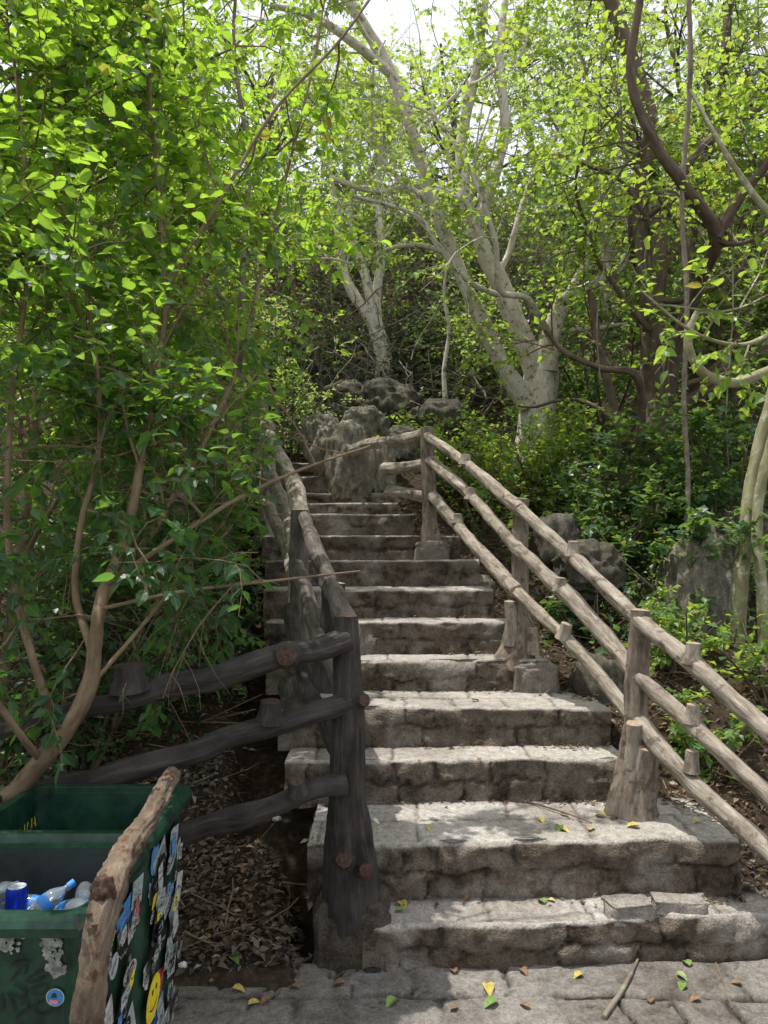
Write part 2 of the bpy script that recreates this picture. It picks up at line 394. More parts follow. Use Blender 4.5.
M = {
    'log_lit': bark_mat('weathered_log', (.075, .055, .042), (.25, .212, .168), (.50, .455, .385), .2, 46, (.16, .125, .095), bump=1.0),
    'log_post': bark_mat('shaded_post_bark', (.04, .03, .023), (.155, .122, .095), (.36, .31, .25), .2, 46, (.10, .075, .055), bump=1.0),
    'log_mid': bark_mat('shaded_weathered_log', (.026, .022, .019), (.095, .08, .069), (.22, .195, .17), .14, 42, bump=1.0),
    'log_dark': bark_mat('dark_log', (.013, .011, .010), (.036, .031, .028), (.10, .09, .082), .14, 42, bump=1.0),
    'cut_red': plain_mat('cut_end_brown', (.070, .040, .030), .85, .5, 90, bump=.5),
    'cut_tan': plain_mat('cut_end_tan', (.32, .24, .17), .85, .3, 60, bump=.3),
    'bark_pale': bark_mat('pale_bark', (.30, .26, .19), (.52, .47, .39), (.76, .71, .62), .35, 16, (.20, .18, .13), .5),
    'bark_grey': bark_mat('grey_bark', (.07, .055, .042), (.16, .13, .10), (.30, .26, .21), .2, 24, (.24, .25, .18), .5),
    'bark_dark': bark_mat('dark_bark', (.035, .026, .02), (.10, .075, .055), (.22, .17, .125), .2, 24, None, .7),
    'bark_tan': bark_mat('tan_shrub_bark', (.06, .042, .025), (.16, .115, .068), (.30, .23, .15), .25, 30, None, .4),
    'bark_green': bark_mat('green_pole_bark', (.10, .095, .045), (.22, .21, .11), (.38, .37, .24), .4, 18, (.42, .42, .34), .35),
    'peel': bark_mat('peeling_bark', (.035, .024, .017), (.115, .084, .06), (.27, .215, .16), .35, 34, (.11, .06, .035), 1.0),
    'leaf_broad': leaf_mat('broad_leaf', (.016, .052, .026), (.080, .17, .055), (.60, .95, .07), .50, .36, low_shade=True),
    'leaf_bright': leaf_mat('bright_leaf', (.045, .105, .035), (.20, .34, .10), (.60, .82, .09), .5, .42),
    'leaf_dark': leaf_mat('dark_leaf', (.020, .052, .022), (.075, .15, .05), (.30, .50, .08), .42, .36),
    'leaf_far': leaf_mat('far_leaf', (.055, .105, .045), (.24, .35, .14), (.60, .80, .18), .5, .45),
    'leaf_grey': leaf_mat('grey_undergrowth', (.035, .045, .035), (.13, .145, .12), (.12, .16, .07), .3, .5, dead=(.2, .12, .08), deadp=.9),
    'litter': leaf_mat('leaf_litter', (.045, .03, .02), (.27, .19, .125), (.24, .15, .07), .2, .7, dead=(.45, .38, .28), deadp=.97, spec=.2),
    'fall_yellow': plain_mat('yellow_leaf_dry', (.42, .34, .09), .6, .35, 80),
    'fall_green': plain_mat('green_fallen_leaf', (.15, .24, .06), .5, .3, 80),
    'fall_brown': plain_mat('brown_fallen_leaf', (.20, .12, .065), .7, .4, 80),
    'stair': stone_mat('stair_stone', (1.06, .94, .82), .036, .20, 30, 1.0),  # dark base tone, deepened to paint the risers' shade
    'paving': stone_mat('paving_stone', (1.0, .99, .98), .05, .20, 30, .9),
    'bin_green': plain_mat('bin_green_plastic', (.007, .036, .021), .42, .5, 14, .45, .10, (.016, .064, .038)),
    'bin_dark': plain_mat('bin_dark_inside', (.022, .028, .027), .6, .4, 9, .4),
    'black': plain_mat('black_ink', (.012, .012, .014), .5, .2),
    'white': plain_mat('sticker_white', (.42, .43, .42), .5, .45, 70),
    'grime': plain_mat('scuffed_residue', (.22, .24, .21), .9, .5, 60),
    'yellow': plain_mat('sticker_yellow', (.72, .60, .03), .5, .2, 50),
    'red': plain_mat('sticker_red', (.45, .06, .09), .5, .3, 60),
    'blue': plain_mat('sticker_blue', (.05, .20, .48), .5, .2, 50),
    'pink': plain_mat('sticker_pink', (.65, .18, .25), .5, .2, 50),
    'grey': plain_mat('sticker_grey', (.33, .37, .38), .5, .3, 60),
    'can_blue': plain_mat('can_blue', (.01, .04, .45), .3, .2, 30, .6, metal=.4),
    'bottle': plain_mat('bottle_plastic', (.70, .80, .88), .08, .1, 30, .8, trans=.85),
    'cap_blue': plain_mat('bottle_label_blue', (.05, .25, .7), .4, .2),
    'scrap_bark': plain_mat('dark_knot', (.07, .045, .032), .9, .6, 70, .2, .8),
    'scrap': plain_mat('dark_scrap', (.02, .02, .022), .6, .3),
    'paper': plain_mat('white_scrap', (.75, .76, .76), .7, .15),
}


def ground_material():
    m, nt, N, L = new_mat('forest_soil')
    geo = N.new('ShaderNodeNewGeometry'); P = geo.outputs['Position']
    f1 = noise_node(N, L, P, 22, 8, .75); f2 = noise_node(N, L, P, 2.2, 4, .6)
    c = ramp(N, L, f1, [(.3, (.016, .011, .008)), (.5, (.05, .034, .022)), (.72, (.15, .105, .07))])
    c = mixc(N, L, ramp(N, L, f2, [(.4, (0, 0, 0)), (.7, (.6, .6, .6))]), c, (.075, .062, .045))
    b = N.new('ShaderNodeBsdfPrincipled'); b.inputs['Roughness'].default_value = .95; b.inputs['Specular IOR Level'].default_value = .15
    L.new(c, b.inputs['Base Color'])
    bp = N.new('ShaderNodeBump'); bp.inputs['Strength'].default_value = .9; bp.inputs['Distance'].default_value = .03
    L.new(f1, bp.inputs['Height']); L.new(bp.outputs[0], b.inputs['Normal'])
    o = N.new('ShaderNodeOutputMaterial'); L.new(b.outputs[0], o.inputs[0]); return m


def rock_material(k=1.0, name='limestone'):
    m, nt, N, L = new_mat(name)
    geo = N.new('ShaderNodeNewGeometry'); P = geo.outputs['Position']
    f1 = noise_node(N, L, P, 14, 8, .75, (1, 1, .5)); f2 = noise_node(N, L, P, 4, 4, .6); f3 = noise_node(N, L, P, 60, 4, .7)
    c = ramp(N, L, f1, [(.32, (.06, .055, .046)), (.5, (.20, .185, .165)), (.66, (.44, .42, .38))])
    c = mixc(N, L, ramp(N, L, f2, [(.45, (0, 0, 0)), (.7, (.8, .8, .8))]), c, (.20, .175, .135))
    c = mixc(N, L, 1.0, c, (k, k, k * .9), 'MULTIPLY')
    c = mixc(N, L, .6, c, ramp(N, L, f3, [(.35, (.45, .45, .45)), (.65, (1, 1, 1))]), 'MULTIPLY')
    b = N.new('ShaderNodeBsdfPrincipled'); b.inputs['Roughness'].default_value = .9; b.inputs['Specular IOR Level'].default_value = .25
    L.new(c, b.inputs['Base Color'])
    bp = N.new('ShaderNodeBump'); bp.inputs['Strength'].default_value = .9; bp.inputs['Distance'].default_value = .03
    L.new(f1, bp.inputs['Height']); L.new(bp.outputs[0], b.inputs['Normal'])
    o = N.new('ShaderNodeOutputMaterial'); L.new(b.outputs[0], o.inputs[0]); return m


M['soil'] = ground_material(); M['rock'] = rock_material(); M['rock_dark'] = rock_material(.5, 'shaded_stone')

# ------------------------------------------------------------------ terrain
HY = [-80, 2.72, 2.95, 7.0, 8.6, 10.0, 13.0, 17.0, 24.0, 90.0]
HZ = [0, 0, .10, 1.95, 2.75, 3.6, 6.7, 9.4, 11.0, 11.5]


def stair_left(y): return -.165 * y - .12 if y > 3.4 else -.27 - .3 * max(0, y - 2.8)
def stair_right(y): return np.interp(y, [2.7, 3.05, 3.6, 4.3, 5.0, 6.0, 7.0, 8.8], [2.3, 1.6, 1.3, 1.0, .78, .60, .1, -.5])


def terrain(x, y):
    z = np.interp(y, HY, HZ)
    a = max(0, min(1, (y - 2.7) / .8))
    n = fbm((x * .55, y * .55, 3.1), 4) * .28 + fbm((x * 2.4, y * 2.4, 9.1), 3) * .06
    far = max(0, min(1, (y - 8) / 8))
    z += a * (n * (1 + 2.2 * far) - .10)
    z += a * .10 * max(0, x - 2.0) + a * .05 * max(0, -x - 2.0)
    if 2.6 < y < 7.9:
        l, r = stair_left(y), stair_right(y)
        ins = min(max(min(x - l, r - x) / .14 + .5, 0), 1)
        z -= ins * .30 * min(1, max(0, (y - 2.72) / .15))
    if y <= 2.72: z = min(z, -.012)
    if y > 2.6 and y < 2.9: z = min(z, .02 + (y - 2.72) * .6)
    return z


def axis(segs):
    out = []
    for a, b, st in segs: out += list(np.arange(a, b - 1e-6, st))
    return np.array(out + [segs[-1][1]])


xs = axis([(-90, -14, 8), (-14, -5, .6), (-5, -2.6, .14), (-2.6, 2.8, .045), (2.8, 6, .14), (6, 14, .6), (14, 94, 8)])
ys = axis([(-60, -4, 8), (-4, 2.4, .4), (2.4, 6.2, .045), (6.2, 11, .10), (11, 24, .5), (24, 94, 7)])
GZ = np.array([[terrain(x, y) for x in xs] for y in ys])
X_, Y_ = np.meshgrid(xs, ys)
idx = np.arange(len(xs) * len(ys)).reshape(len(ys), len(xs))
g = MB(); g.add(np.stack([X_, Y_, GZ], -1), np.stack([idx[:-1, :-1], idx[:-1, 1:], idx[1:, 1:], idx[1:, :-1]], -1).reshape(-1, 4))
tag(g.build('ground', M['soil'], smooth=True), kind='structure')
ground_bvh = g.bvh()


def gz(x, y):
    h = ground_bvh.ray_cast(Vector((x, y, 60)), Vector((0, 0, -1)))
    return h[0].z if h[0] else 0.0


# ------------------------------------------------------------------ paving in front of the stairs
def cell_layout(u, v, rows, seed):
    """irregular coursed blocks: rows = list of row boundaries; returns (id, distance to joint)"""
    return


def courses(seed, width, rows, wmin, wmax):
    r = random.Random(seed); out = []
    for k in range(len(rows) - 1):
        xs_ = [-.2]
        while xs_[-1] < width + .3: xs_.append(xs_[-1] + r.uniform(wmin, wmax) * (1 if r.random() < .7 else 1.5))
        out.append((rows[k], rows[k + 1], xs_, [r.random() for _ in xs_], [r.uniform(-1, 1) for _ in xs_]))
    return out


def lookup(cs, u, v, wob=.012, seed=0.0):
    u2 = u + wob * noise.noise(Vector((u * 9, v * 9, seed))) + wob * .5 * noise.noise(Vector((u * 31, v * 31, seed + 4)))
    v2 = v + wob * noise.noise(Vector((u * 7 + 5, v * 9, seed + 7))) + wob * .5 * noise.noise(Vector((u * 29, v * 29, seed + 9)))
    for (a, b, xs_, rv, off) in cs:
        if v2 <= b or (a, b) == (cs[-1][0], cs[-1][1]):
            k = max(0, min(int(np.searchsorted(xs_, u2)) - 1, len(xs_) - 2))
            d = min(u2 - xs_[k], xs_[k + 1] - u2, (v2 - a) if a > -.5 else 9, (b - v2) if (a, b) != (cs[-1][0], cs[-1][1]) else 9)
            return rv[k], off[k], max(d, 0.0)
    return .5, 0, .1


def smooth01(a): a = max(0., min(1., a)); return a * a * (3 - 2 * a)


pv = MB()
px_ = axis([(-4, -1.4, .08), (-1.4, 1.9, .0125), (1.9, 4, .08)])
py_ = axis([(-2.5, 2.0, .1), (2.0, 2.98, .0125)])
cs = courses(5, 8.2, [0, .62, 1.25, 1.9, 2.5, 3.1, 3.7, 4.2, 4.5, 4.75, 4.99, 5.17, 5.6], .16, .34)
V = []; VC = []
for y in py_:
    for x in px_:
        fine = y > 1.95 and -1.45 < x < 1.95
        rv, of, d = lookup(cs, x + 4.2, y + 2.5, .022, 2.2)
        j = 1 - (1 - smooth01(d / .019)) * smooth01(fbm((x * 3, y * 3, 4.), 2) * 1.8 + .7)
        crack = abs(noise.noise(Vector((x * 3.1, y * 3.1, 8.8))) + .35 * noise.noise(Vector((x * 13, y * 13, 1.2))))
        ck = smooth01(crack / .022) if fine else 1
        z = of * .005 - (1 - j) * .014 - (1 - ck) * .007 + fbm((x * 9, y * 9, 0), 3) * .0025
        ey = 2.90 + .06 * noise.noise(Vector((x * 2.2, 3, 0))) - (.0 if x > -.35 else .06 * min(1, (-.35 - x) / .3))
        if y > ey: z -= (y - ey) * .6
        V.append((x, y, z)); VC.append((rv, max((1 - j) * 1.0, (1 - ck) * .8), .30 * j * ck * (.35 + .65 * smooth01(fbm((x * 1.7, y * 1.7, 5), 3) + .6))))
idx = np.arange(len(V)).reshape(len(py_), len(px_))
pv.add(V, np.stack([idx[:-1, :-1], idx[:-1, 1:], idx[1:, 1:], idx[1:, :-1]], -1).reshape(-1, 4), vc=np.array(VC))
tag(pv.build('paving', M['paving'], smooth=True), kind='structure')
pave_bvh = pv.bvh()

# ------------------------------------------------------------------ stairs
#  front edge: (xl, yl), (xr, yr), z bottom, z top
STEPS = [
    (-.08, 2.83, 2.30, 2.99, -.02, .150),
    (-.31, 3.05, 1.47, 3.12, .130, .368),
    (-.47, 3.55, 1.17, 3.62, .345, .560),
    (-.54, 3.84, 1.16, 3.86, .54, .750),
    (-.68, 4.30, .95, 4.34, .73, .925),
    (-.74, 4.58, .83, 4.62, .905, 1.120),
    (-.79, 4.88, .72, 4.92, 1.10, 1.305),
    (-.87, 5.40, .70, 5.46, 1.28, 1.490),
    (-.96, 5.82, .60, 5.84, 1.47, 1.680),
    (-1.02, 6.16, .25, 6.20, 1.66, 1.870),
    (-1.15, 6.50, .12, 6.54, 1.85, 1.985),
    (-1.20, 6.80, .05, 6.84, 1.965, 2.10),
    (-1.26, 7.10, -.42, 7.16, 2.08, 2.28),
    (-1.32, 7.42, -.52, 7.50, 2.26, 2.46),
]
stairs = empty('stone_staircase', (0, 2.8, 0), 'rough grey stone staircase climbing between two log railings', 'staircase')
stair_all = MB()
for si, (xl, yl, xr, yr, zb, zt) in enumerate(STEPS):
    nxt = STEPS[si + 1] if si + 1 < len(STEPS) else (xl - .05, yl + .5, xr, yr + .5, 0, 0)
    res = .0125 if si < 7 else .02
    W = xr - xl; nu = int(W / res) + 1; hgt = zt - zb
    r = random.Random(si * 7 + 3)
    split = zb + hgt * r.uniform(.42, .6)
    rows = [zb - 1, split, zt + 1] if si != 3 else [zb - 1, split, zt + 1]
    cs = courses(si + 40, W, rows, *((.12, .34) if si < 3 else (.17, .46)))
    tcs = courses(si + 90, W, [-1, .26, 2], .22, .5)
    slump = [r.uniform(-.02, .02) for _ in range(3)]

    def front(u):
        t = u / W
        y = yl + (yr - yl) * t + .018 * noise.noise(Vector((u * 2.3, si * 3.1, 0))) + .05 * noise.noise(Vector((u * .9, si * 7.7, 2)))
        if si == 0: y = yl + (yr - yl) * t + .02 * noise.noise(Vector((u * 2.3, 1, 0)))
        return np.array((xl + W * t, y, 0))
    mb = MB()
    # riser rows (bottom -> nose), then tread rows
    nv = max(8, int(hgt / (res * .95)))
    rn = .016
    prof = [('r', zb + (zt - rn - zb) * k / nv) for k in range(nv + 1)] + [('n', a) for a in (.35, .7, 1.0)]
    depth = .16 + max(nxt[1] - yl, nxt[3] - yr)
    nt_ = int(depth / (res * 1.15))
    prof += [('t', k / nt_) for k in range(1, nt_ + 1)]
    V = np.zeros((len(prof), nu, 3)); VC = np.zeros((len(prof), nu, 3))
    for j in range(nu):
        u = W * j / (nu - 1); p0 = front(u); x = p0[0]
        chip = max(0., noise.noise(Vector((x * 5.2, si * 4.4, 1.1))) - .08) * .07 + max(0., noise.noise(Vector((x * 17, si * 9, 3)))) * .007
        wave = .011 * noise.noise(Vector((x * 2.1, si * 5.5, 6))) + .004 * noise.noise(Vector((x * 11, si, 8)))
        for i, (kind, val) in enumerate(prof):
            if kind == 'r':
                z = val; rv, of, d = lookup(cs, u, z, .030, si * 1.7)
                jn = smooth01(d / (.011 + .014 * abs(noise.noise(Vector((x * 6, z * 6, 5))))))
                gap = smooth01(fbm((x * 3.3, z * 5, si * 3.), 2) * 1.6 + (.85 if si < 3 else .62))
                out = of * .011 - (1 - jn) * .017 * gap + fbm((x * 8, z * 11, si * 5.), 5) * .014 + (noise.voronoi(Vector((x * 8, si * 3.3, z * 11)))[0][0] - .4) * .030
                edge = smooth01((z - (zt - rn - chip * 1.3)) / (rn + chip + .001))
                tz = (z - zb) / hgt
                V[i, j] = (x, p0[1] - out + edge * chip * .9, z + wave * tz)
                VC[i, j] = (rv, (1 - jn) * .8 * gap, .35 * max(0, tz - .9) * 10 * .6 + .35 * smooth01(fbm((x * 4, z * 4, si * 2.), 3) * 2 - .25))
            elif kind == 'n':
                a = val * math.pi / 2
                V[i, j] = (x, p0[1] + chip * .9 + rn * (1 - math.cos(a)) - (fbm((x * 8, zt * 11, si * 5.), 5) * .014 + (noise.voronoi(Vector((x * 8, si * 3.3, zt * 11)))[0][0] - .4) * .030) * (1 - val), zt + wave - rn + rn * math.sin(a) - chip * .35 * (1 - val))
                VC[i, j] = (.3, 0, .45 + .4 * val)
            else:
                y = p0[1] + rn + val * depth
                rv, of, d = lookup(tcs, u, val * depth, .014, si * 2.7 + .5)
                jn = smooth01(d / .015)
                crack = abs(noise.noise(Vector((x * 2.7, y * 3.7, si * 3.3))) + .4 * noise.noise(Vector((x * 11, y * 12, 1.2))))
                ck = smooth01(crack / .02)
                fade = smooth01(val * depth / .03)
                z = zt - .006 * smooth01(fbm((x * 1.5, y * 3, si + .3), 2) + .4) + wave * (1 - .6 * smooth01(val * depth / .2)) + fade * (of * .003 - (1 - jn) * .007 - (1 - ck) * .006) + fbm((x * 9, y * 9, si), 4) * .005
                if si == 0 and x > .85: z += .012 * (noise.cell(Vector((x * 6, y * 7, 3))) - .5)
                dirt = smooth01((val * depth - (depth - .16) + .07) / .08)
                V[i, j] = (x, y, z)
                VC[i, j] = (rv, max((1 - jn) * .75 * fade, (1 - ck) * .5 * fade, dirt * .6), (1.0 * (.6 + .4 * smooth01(fbm((x * 2.2, y * 2.2, si), 3) + .7))) * (1 - dirt * .8) * (jn * .7 + .3))
    n1, n2 = len(prof), nu
    idx = np.arange(n1 * n2).reshape(n1, n2)
    F4 = np.stack([idx[:-1, :-1], idx[:-1, 1:], idx[1:, 1:], idx[1:, :-1]], -1).reshape(-1, 4)
    mb.add(V, F4, vc=VC.reshape(-1, 3))
    # the two end walls
    for side, xx in ((0, 0), (1, nu - 1)):
        nose_i = nv + 3; col = V[:nose_i + 1, xx]
        sy = np.linspace(0, 1, 16); G = np.zeros((len(col), 16, 3)); GC = np.zeros((len(col), 16, 3))
        for i in range(len(col)):
            for k in range(16):
                dy = sy[k] * depth
                ztop = V[min(nose_i + int(sy[k] * nt_), n1 - 1), xx][2]
                z = zb + (col[i][2] - zb) * ((ztop - zb) / (V[nose_i, xx][2] - zb))
                bulge = fbm((dy * 9, z * 12, si + side * 9.), 3) * .012 * min(1, k / 2) * (1 if i < len(col) - 1 else 0)
                G[i, k] = (col[i][0] + (bulge if side else -bulge), col[i][1] + dy, z); GC[i, k] = (.6, 0, 0)
        ii = np.arange(G.shape[0] * 16).reshape(-1, 16)
        q = np.stack([ii[:-1, :-1], ii[:-1, 1:], ii[1:, 1:], ii[1:, :-1]], -1).reshape(-1, 4)
        if side == 0: q = q[:, ::-1]
        mb.add(G, q, vc=GC.reshape(-1, 3))
    mb.build('step', M['stair'], stairs, smooth=True)
    stair_all.add(V, F4)
stair_bvh = stair_all.bvh()


def surf(x, y):
    zz = [h[0].z for h in (b.ray_cast(Vector((x, y, 60)), Vector((0, 0, -1))) for b in (stair_bvh, ground_bvh, pave_bvh)) if h[0]]
    return max(zz) if zz else 0.


# ------------------------------------------------------------------ rocks
ICO = {}


def ico(sub):
    if sub not in ICO:
        import bmesh
        bm = bmesh.new(); bmesh.ops.create_icosphere(bm, subdivisions=sub, radius=1)
        ICO[sub] = (np.array([v.co[:] for v in bm.verts]), np.array([[v.index for v in f.verts] for f in bm.faces])); bm.free()
    return ICO[sub]


def rock(center, size, label, seed, sub=5, rot=0.0, jag=1.0, mat='rock', name='rock', cat='rock', group=None):
    v, f = ico(sub); out = np.zeros_like(v); ca, sa = math.cos(rot), math.sin(rot)
    for i, p in enumerate(v):
        q = Vector(p * 1.2) + Vector((seed, seed * 1.7, 0))
        r = 1 + .34 * jag * noise.noise(q) + .12 * jag * (1 - 2 * abs(noise.noise(q * 2.1))) * .8 + .07 * noise.noise(q * 5) + .035 * noise.noise(q * 12)
        r += .36 * jag * (noise.voronoi(q * 2.3)[0][0] - .45) + .10 * (noise.voronoi(q * 5.5)[0][0] - .4)
        # vertical fluting, as in weathered limestone
        r += .14 * jag * abs(noise.noise(Vector((p[0] * 5 + seed, p[1] * 5, p[2] * .8))))
        d = p * r; d = np.sign(d) * np.abs(d) ** .85
        out[i] = (d[0] * size[0] * ca - d[1] * size[1] * sa, d[0] * size[0] * sa + d[1] * size[1] * ca, d[2] * size[2])
    mb = MB(); mb.add(out + np.array(center), f)
    return tag(mb.build(name, M[mat], smooth=True, origin=(center[0], center[1], center[2] - size[2])), label, cat, group)


def rock_px(px, py, Y, w, h, *a, **k):
    c = at(px, py, Y); s = Y / F
    return rock(c, (w * s / 2, w * s / 2 * .9, h * s / 2), *a, **k)


rock_px(350, 467, 6.95, 43, 80, 'tall fluted grey boulder at the head of the visible steps', 3.1)
rock_px(330, 455, 7.25, 33, 56, 'rounded grey boulder behind the left shoulder of the tall fluted one', 7.7)
rock_px(381, 476, 7.0, 28, 56, 'narrow grey boulder where the upper rail ends, right of the fluted one', 12.3)
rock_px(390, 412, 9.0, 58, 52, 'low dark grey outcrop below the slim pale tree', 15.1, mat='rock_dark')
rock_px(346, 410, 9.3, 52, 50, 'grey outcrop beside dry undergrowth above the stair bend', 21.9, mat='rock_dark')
rock_px(305, 440, 8.9, 40, 44, 'small grey stone at the top of the upper steps', 24.4, sub=4)
rock_px(322, 438, 7.9, 36, 46, 'cracked grey rock at the left foot of the rocky slope above the stair bend', 61.0)
rock_px(362, 428, 8.2, 46, 40, 'broad cracked rock between the fluted boulder and the dark outcrops', 64.0)
rock_px(404, 446, 7.6, 34, 34, 'rough rock just behind the upper rail that meets the boulder', 67.0)
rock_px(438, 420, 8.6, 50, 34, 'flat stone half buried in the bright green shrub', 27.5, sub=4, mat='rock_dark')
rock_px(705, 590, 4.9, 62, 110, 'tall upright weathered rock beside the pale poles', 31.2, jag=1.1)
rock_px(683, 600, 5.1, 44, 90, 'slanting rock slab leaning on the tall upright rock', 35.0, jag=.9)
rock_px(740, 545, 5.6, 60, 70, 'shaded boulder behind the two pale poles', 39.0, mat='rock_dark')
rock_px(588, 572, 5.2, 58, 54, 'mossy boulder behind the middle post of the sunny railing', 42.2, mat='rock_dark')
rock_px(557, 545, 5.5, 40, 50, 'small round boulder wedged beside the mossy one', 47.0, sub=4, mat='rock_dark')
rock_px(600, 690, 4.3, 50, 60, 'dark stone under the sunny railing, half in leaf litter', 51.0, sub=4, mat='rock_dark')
rock_px(478, 590, 5.6, 30, 26, 'rough stone beside the seventh step', 55.0, sub=4)
rock_px(300, 700, 3.9, 34, 50, 'dark stone at the left end of the fourth step', 57.0, sub=4, mat='rock_dark')
rock_px(756, 520, 6.8, 60, 60, 'broken grey stone in the dark undergrowth at the right', 59.0, sub=4)
# two blocks broken out of the lowest step
def block(c, s, label, seed, rot):
    mb = MB(); v, f = ico(4); out = []
    for p in v:
        q = np.sign(p) * np.abs(p) ** .32; q = q / max(abs(q).max(), 1e-6) * (1 + .0)
        q = q * (1 + .22 * noise.noise(Vector(p * 1.3) + Vector((seed, 0, 0))))
        out.append(q * np.array(s) * (1 + .05 * noise.noise(Vector(p * 5) + Vector((seed, 1, 1)))))
    out = np.array(out); ca, sa = math.cos(rot), math.sin(rot)
    out = np.stack([out[:, 0] * ca - out[:, 1] * sa, out[:, 0] * sa + out[:, 1] * ca, out[:, 2]], -1)
    mb.add(out + np.array(c), f, vc=np.tile((.6, 0, .55), (len(out), 1)))
    tag(mb.build('loose_stone', M['stair'], smooth=True, origin=c), label, 'stone', 'stones broken loose from the lowest step')
block((.95, 2.97, .156), (.085, .05, .035), 'squarish stone broken loose at the right of the lowest step, narrower of the pair', 2.2, .2)
block((1.16, 2.99, .152), (.10, .045, .04), 'long chipped stone broken loose at the edge of the lowest step, longer of the pair', 5.2, -.1)

# ------------------------------------------------------------------ log railings
def log_part(name, parent, P, R, mat, sides=30, amp=.22, ridge=.14, fine=.035, seed=0., step=.014, cut='cut_tan'):
    mb = MB(); tube(mb, P, R, sides, step, amp, fine, 0, True, seed, 1, ridge)
    return mb.build(name, [M[mat], M[cut]], parent, smooth=True)


def stub(parent, base, d, r, L, mat, cut, seed, label=None):
    base = np.asarray(base, float); d = unit(np.asarray(d, float))
    mb = MB(); tube(mb, [base, base + d * L * .5, base + d * L], [r * 1.35, r, r * .92], 20, .01, .12, .05, 0, True, seed, 1, .08)
    o = mb.build('branch_stub', [M[mat], M[cut]], parent, smooth=True)
    if label: o['label'] = label
    return o


# sunny railing on the right
rf = empty('log_railing', at(635, 805, 3.44), 'sunlit grey log-style railing with three rails along the right of the stairs', 'railing')
lit = 'log_lit'
p1t, p1b = at(640, 610, 3.44), at(633, 812, 3.44)
p2t, p2b = at(521, 499, 4.46), at(518, 652, 4.46)
p3t, p3b = at(427, 428, 5.76), at(431, 560, 5.76)
ply = np.array
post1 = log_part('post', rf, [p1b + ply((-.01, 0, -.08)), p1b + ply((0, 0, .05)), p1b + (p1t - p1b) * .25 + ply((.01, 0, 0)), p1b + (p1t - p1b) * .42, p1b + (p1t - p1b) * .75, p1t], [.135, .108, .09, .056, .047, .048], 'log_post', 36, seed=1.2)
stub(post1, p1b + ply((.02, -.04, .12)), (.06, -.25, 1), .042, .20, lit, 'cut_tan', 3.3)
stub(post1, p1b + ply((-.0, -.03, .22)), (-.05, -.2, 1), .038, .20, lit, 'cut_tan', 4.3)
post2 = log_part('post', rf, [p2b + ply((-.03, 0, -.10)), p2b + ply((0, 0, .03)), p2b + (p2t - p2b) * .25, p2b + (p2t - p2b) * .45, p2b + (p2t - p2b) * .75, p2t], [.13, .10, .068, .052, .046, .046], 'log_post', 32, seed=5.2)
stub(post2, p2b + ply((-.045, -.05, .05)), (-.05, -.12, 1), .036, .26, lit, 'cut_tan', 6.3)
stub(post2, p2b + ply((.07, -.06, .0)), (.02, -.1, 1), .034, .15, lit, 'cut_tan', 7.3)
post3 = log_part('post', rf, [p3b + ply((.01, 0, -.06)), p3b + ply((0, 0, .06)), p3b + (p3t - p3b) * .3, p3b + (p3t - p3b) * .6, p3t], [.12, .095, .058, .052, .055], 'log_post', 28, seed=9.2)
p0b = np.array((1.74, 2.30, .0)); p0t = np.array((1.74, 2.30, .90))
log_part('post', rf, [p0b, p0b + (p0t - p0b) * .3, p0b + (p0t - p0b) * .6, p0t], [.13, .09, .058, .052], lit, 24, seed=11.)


def rail(P, seed, r=.038, mat='log_lit', parent=None, cut='cut_tan'):
    P = [np.array(p) for p in P]
    Q = []
    wb = .022 if mat == 'log_lit' else .008
    rr = random.Random(int(seed * 10))
    for a, b in zip(P[:-1], P[1:]):
        Q += [a, a * .5 + b * .5 + np.array([rr.uniform(-wb, wb) for _ in range(3)])]
    Q.append(P[-1])
    return log_part('rail', parent or rf, Q, [r * rr.uniform(.86, 1.16) for _ in Q], mat, 32, .24, .14, .035, seed, cut=cut), Q


def ext(a, b, d): return b + unit(b - a) * d
tops = [(at(427, 436, 5.74), at(521, 510, 4.38)), (at(521, 510, 4.38), at(640, 622, 3.42)), (at(640, 622, 3.42), at(768, 731, 2.82))]
mids = [(at(430, 460, 5.74), at(519, 550, 4.38)), (at(519, 550, 4.38), at(640, 678, 3.42)), (at(640, 678, 3.42), at(768, 795, 2.84))]
lows = [(at(432, 496, 5.74), at(517, 592, 4.38)), (at(517, 592, 4.38), at(638, 722, 3.42)), (at(638, 722, 3.42), at(768, 850, 2.86))]
sd = 1.
RAILS = []
for grp, end in ((tops, p0t - ply((0, 0, .08))), (mids, p0t - ply((0, 0, .30))), (lows, p0t - ply((0, 0, .52)))):
    for k, (a, b) in enumerate(grp):
        P = [a, b]
        if k == 2: P = [a, b, ext(a, b, 0.75)]
        sd += 1.7; o, Q = rail(P, sd); RAILS.append((o, Q))
        rr = random.Random(int(sd * 31)); t = rr.uniform(.35, .6) if k < 2 else .45
        base = a * (1 - t) + b * t
        dv = (.05, -.05, 1) if k != 1 or grp is not lows else (.2, -.2, .8)
        stub(o, base + ply((0, -.01, .01)), dv, rr.uniform(.026, .036), rr.uniform(.065, .095), lit, 'cut_tan', sd + .5)
for cx, cy, cz, sx, sy, sz, pp in ((.88, 4.38, .80, .13, .11, .11, post2), (.37, 5.72, 1.53, .13, .12, .10, post3)):
    v_, f_ = ico(5); vv = np.array([np.sign(p) * np.abs(p) ** .4 * (1 + .12 * noise.noise(Vector(p * 2.5) + Vector((cx * 9, 0, 0)))) for p in v_]) * np.array((sx, sy, sz))
    vv += np.array([fbm(tuple(p * 14), 4) * .012 for p in vv])[:, None] * v_
    m_ = MB(); m_.add(vv + np.array((cx, cy, cz)), f_, vc=np.tile((.7, .1, .25), (len(vv), 1))); m_.build('post_base', M['stair'], rf, smooth=True)
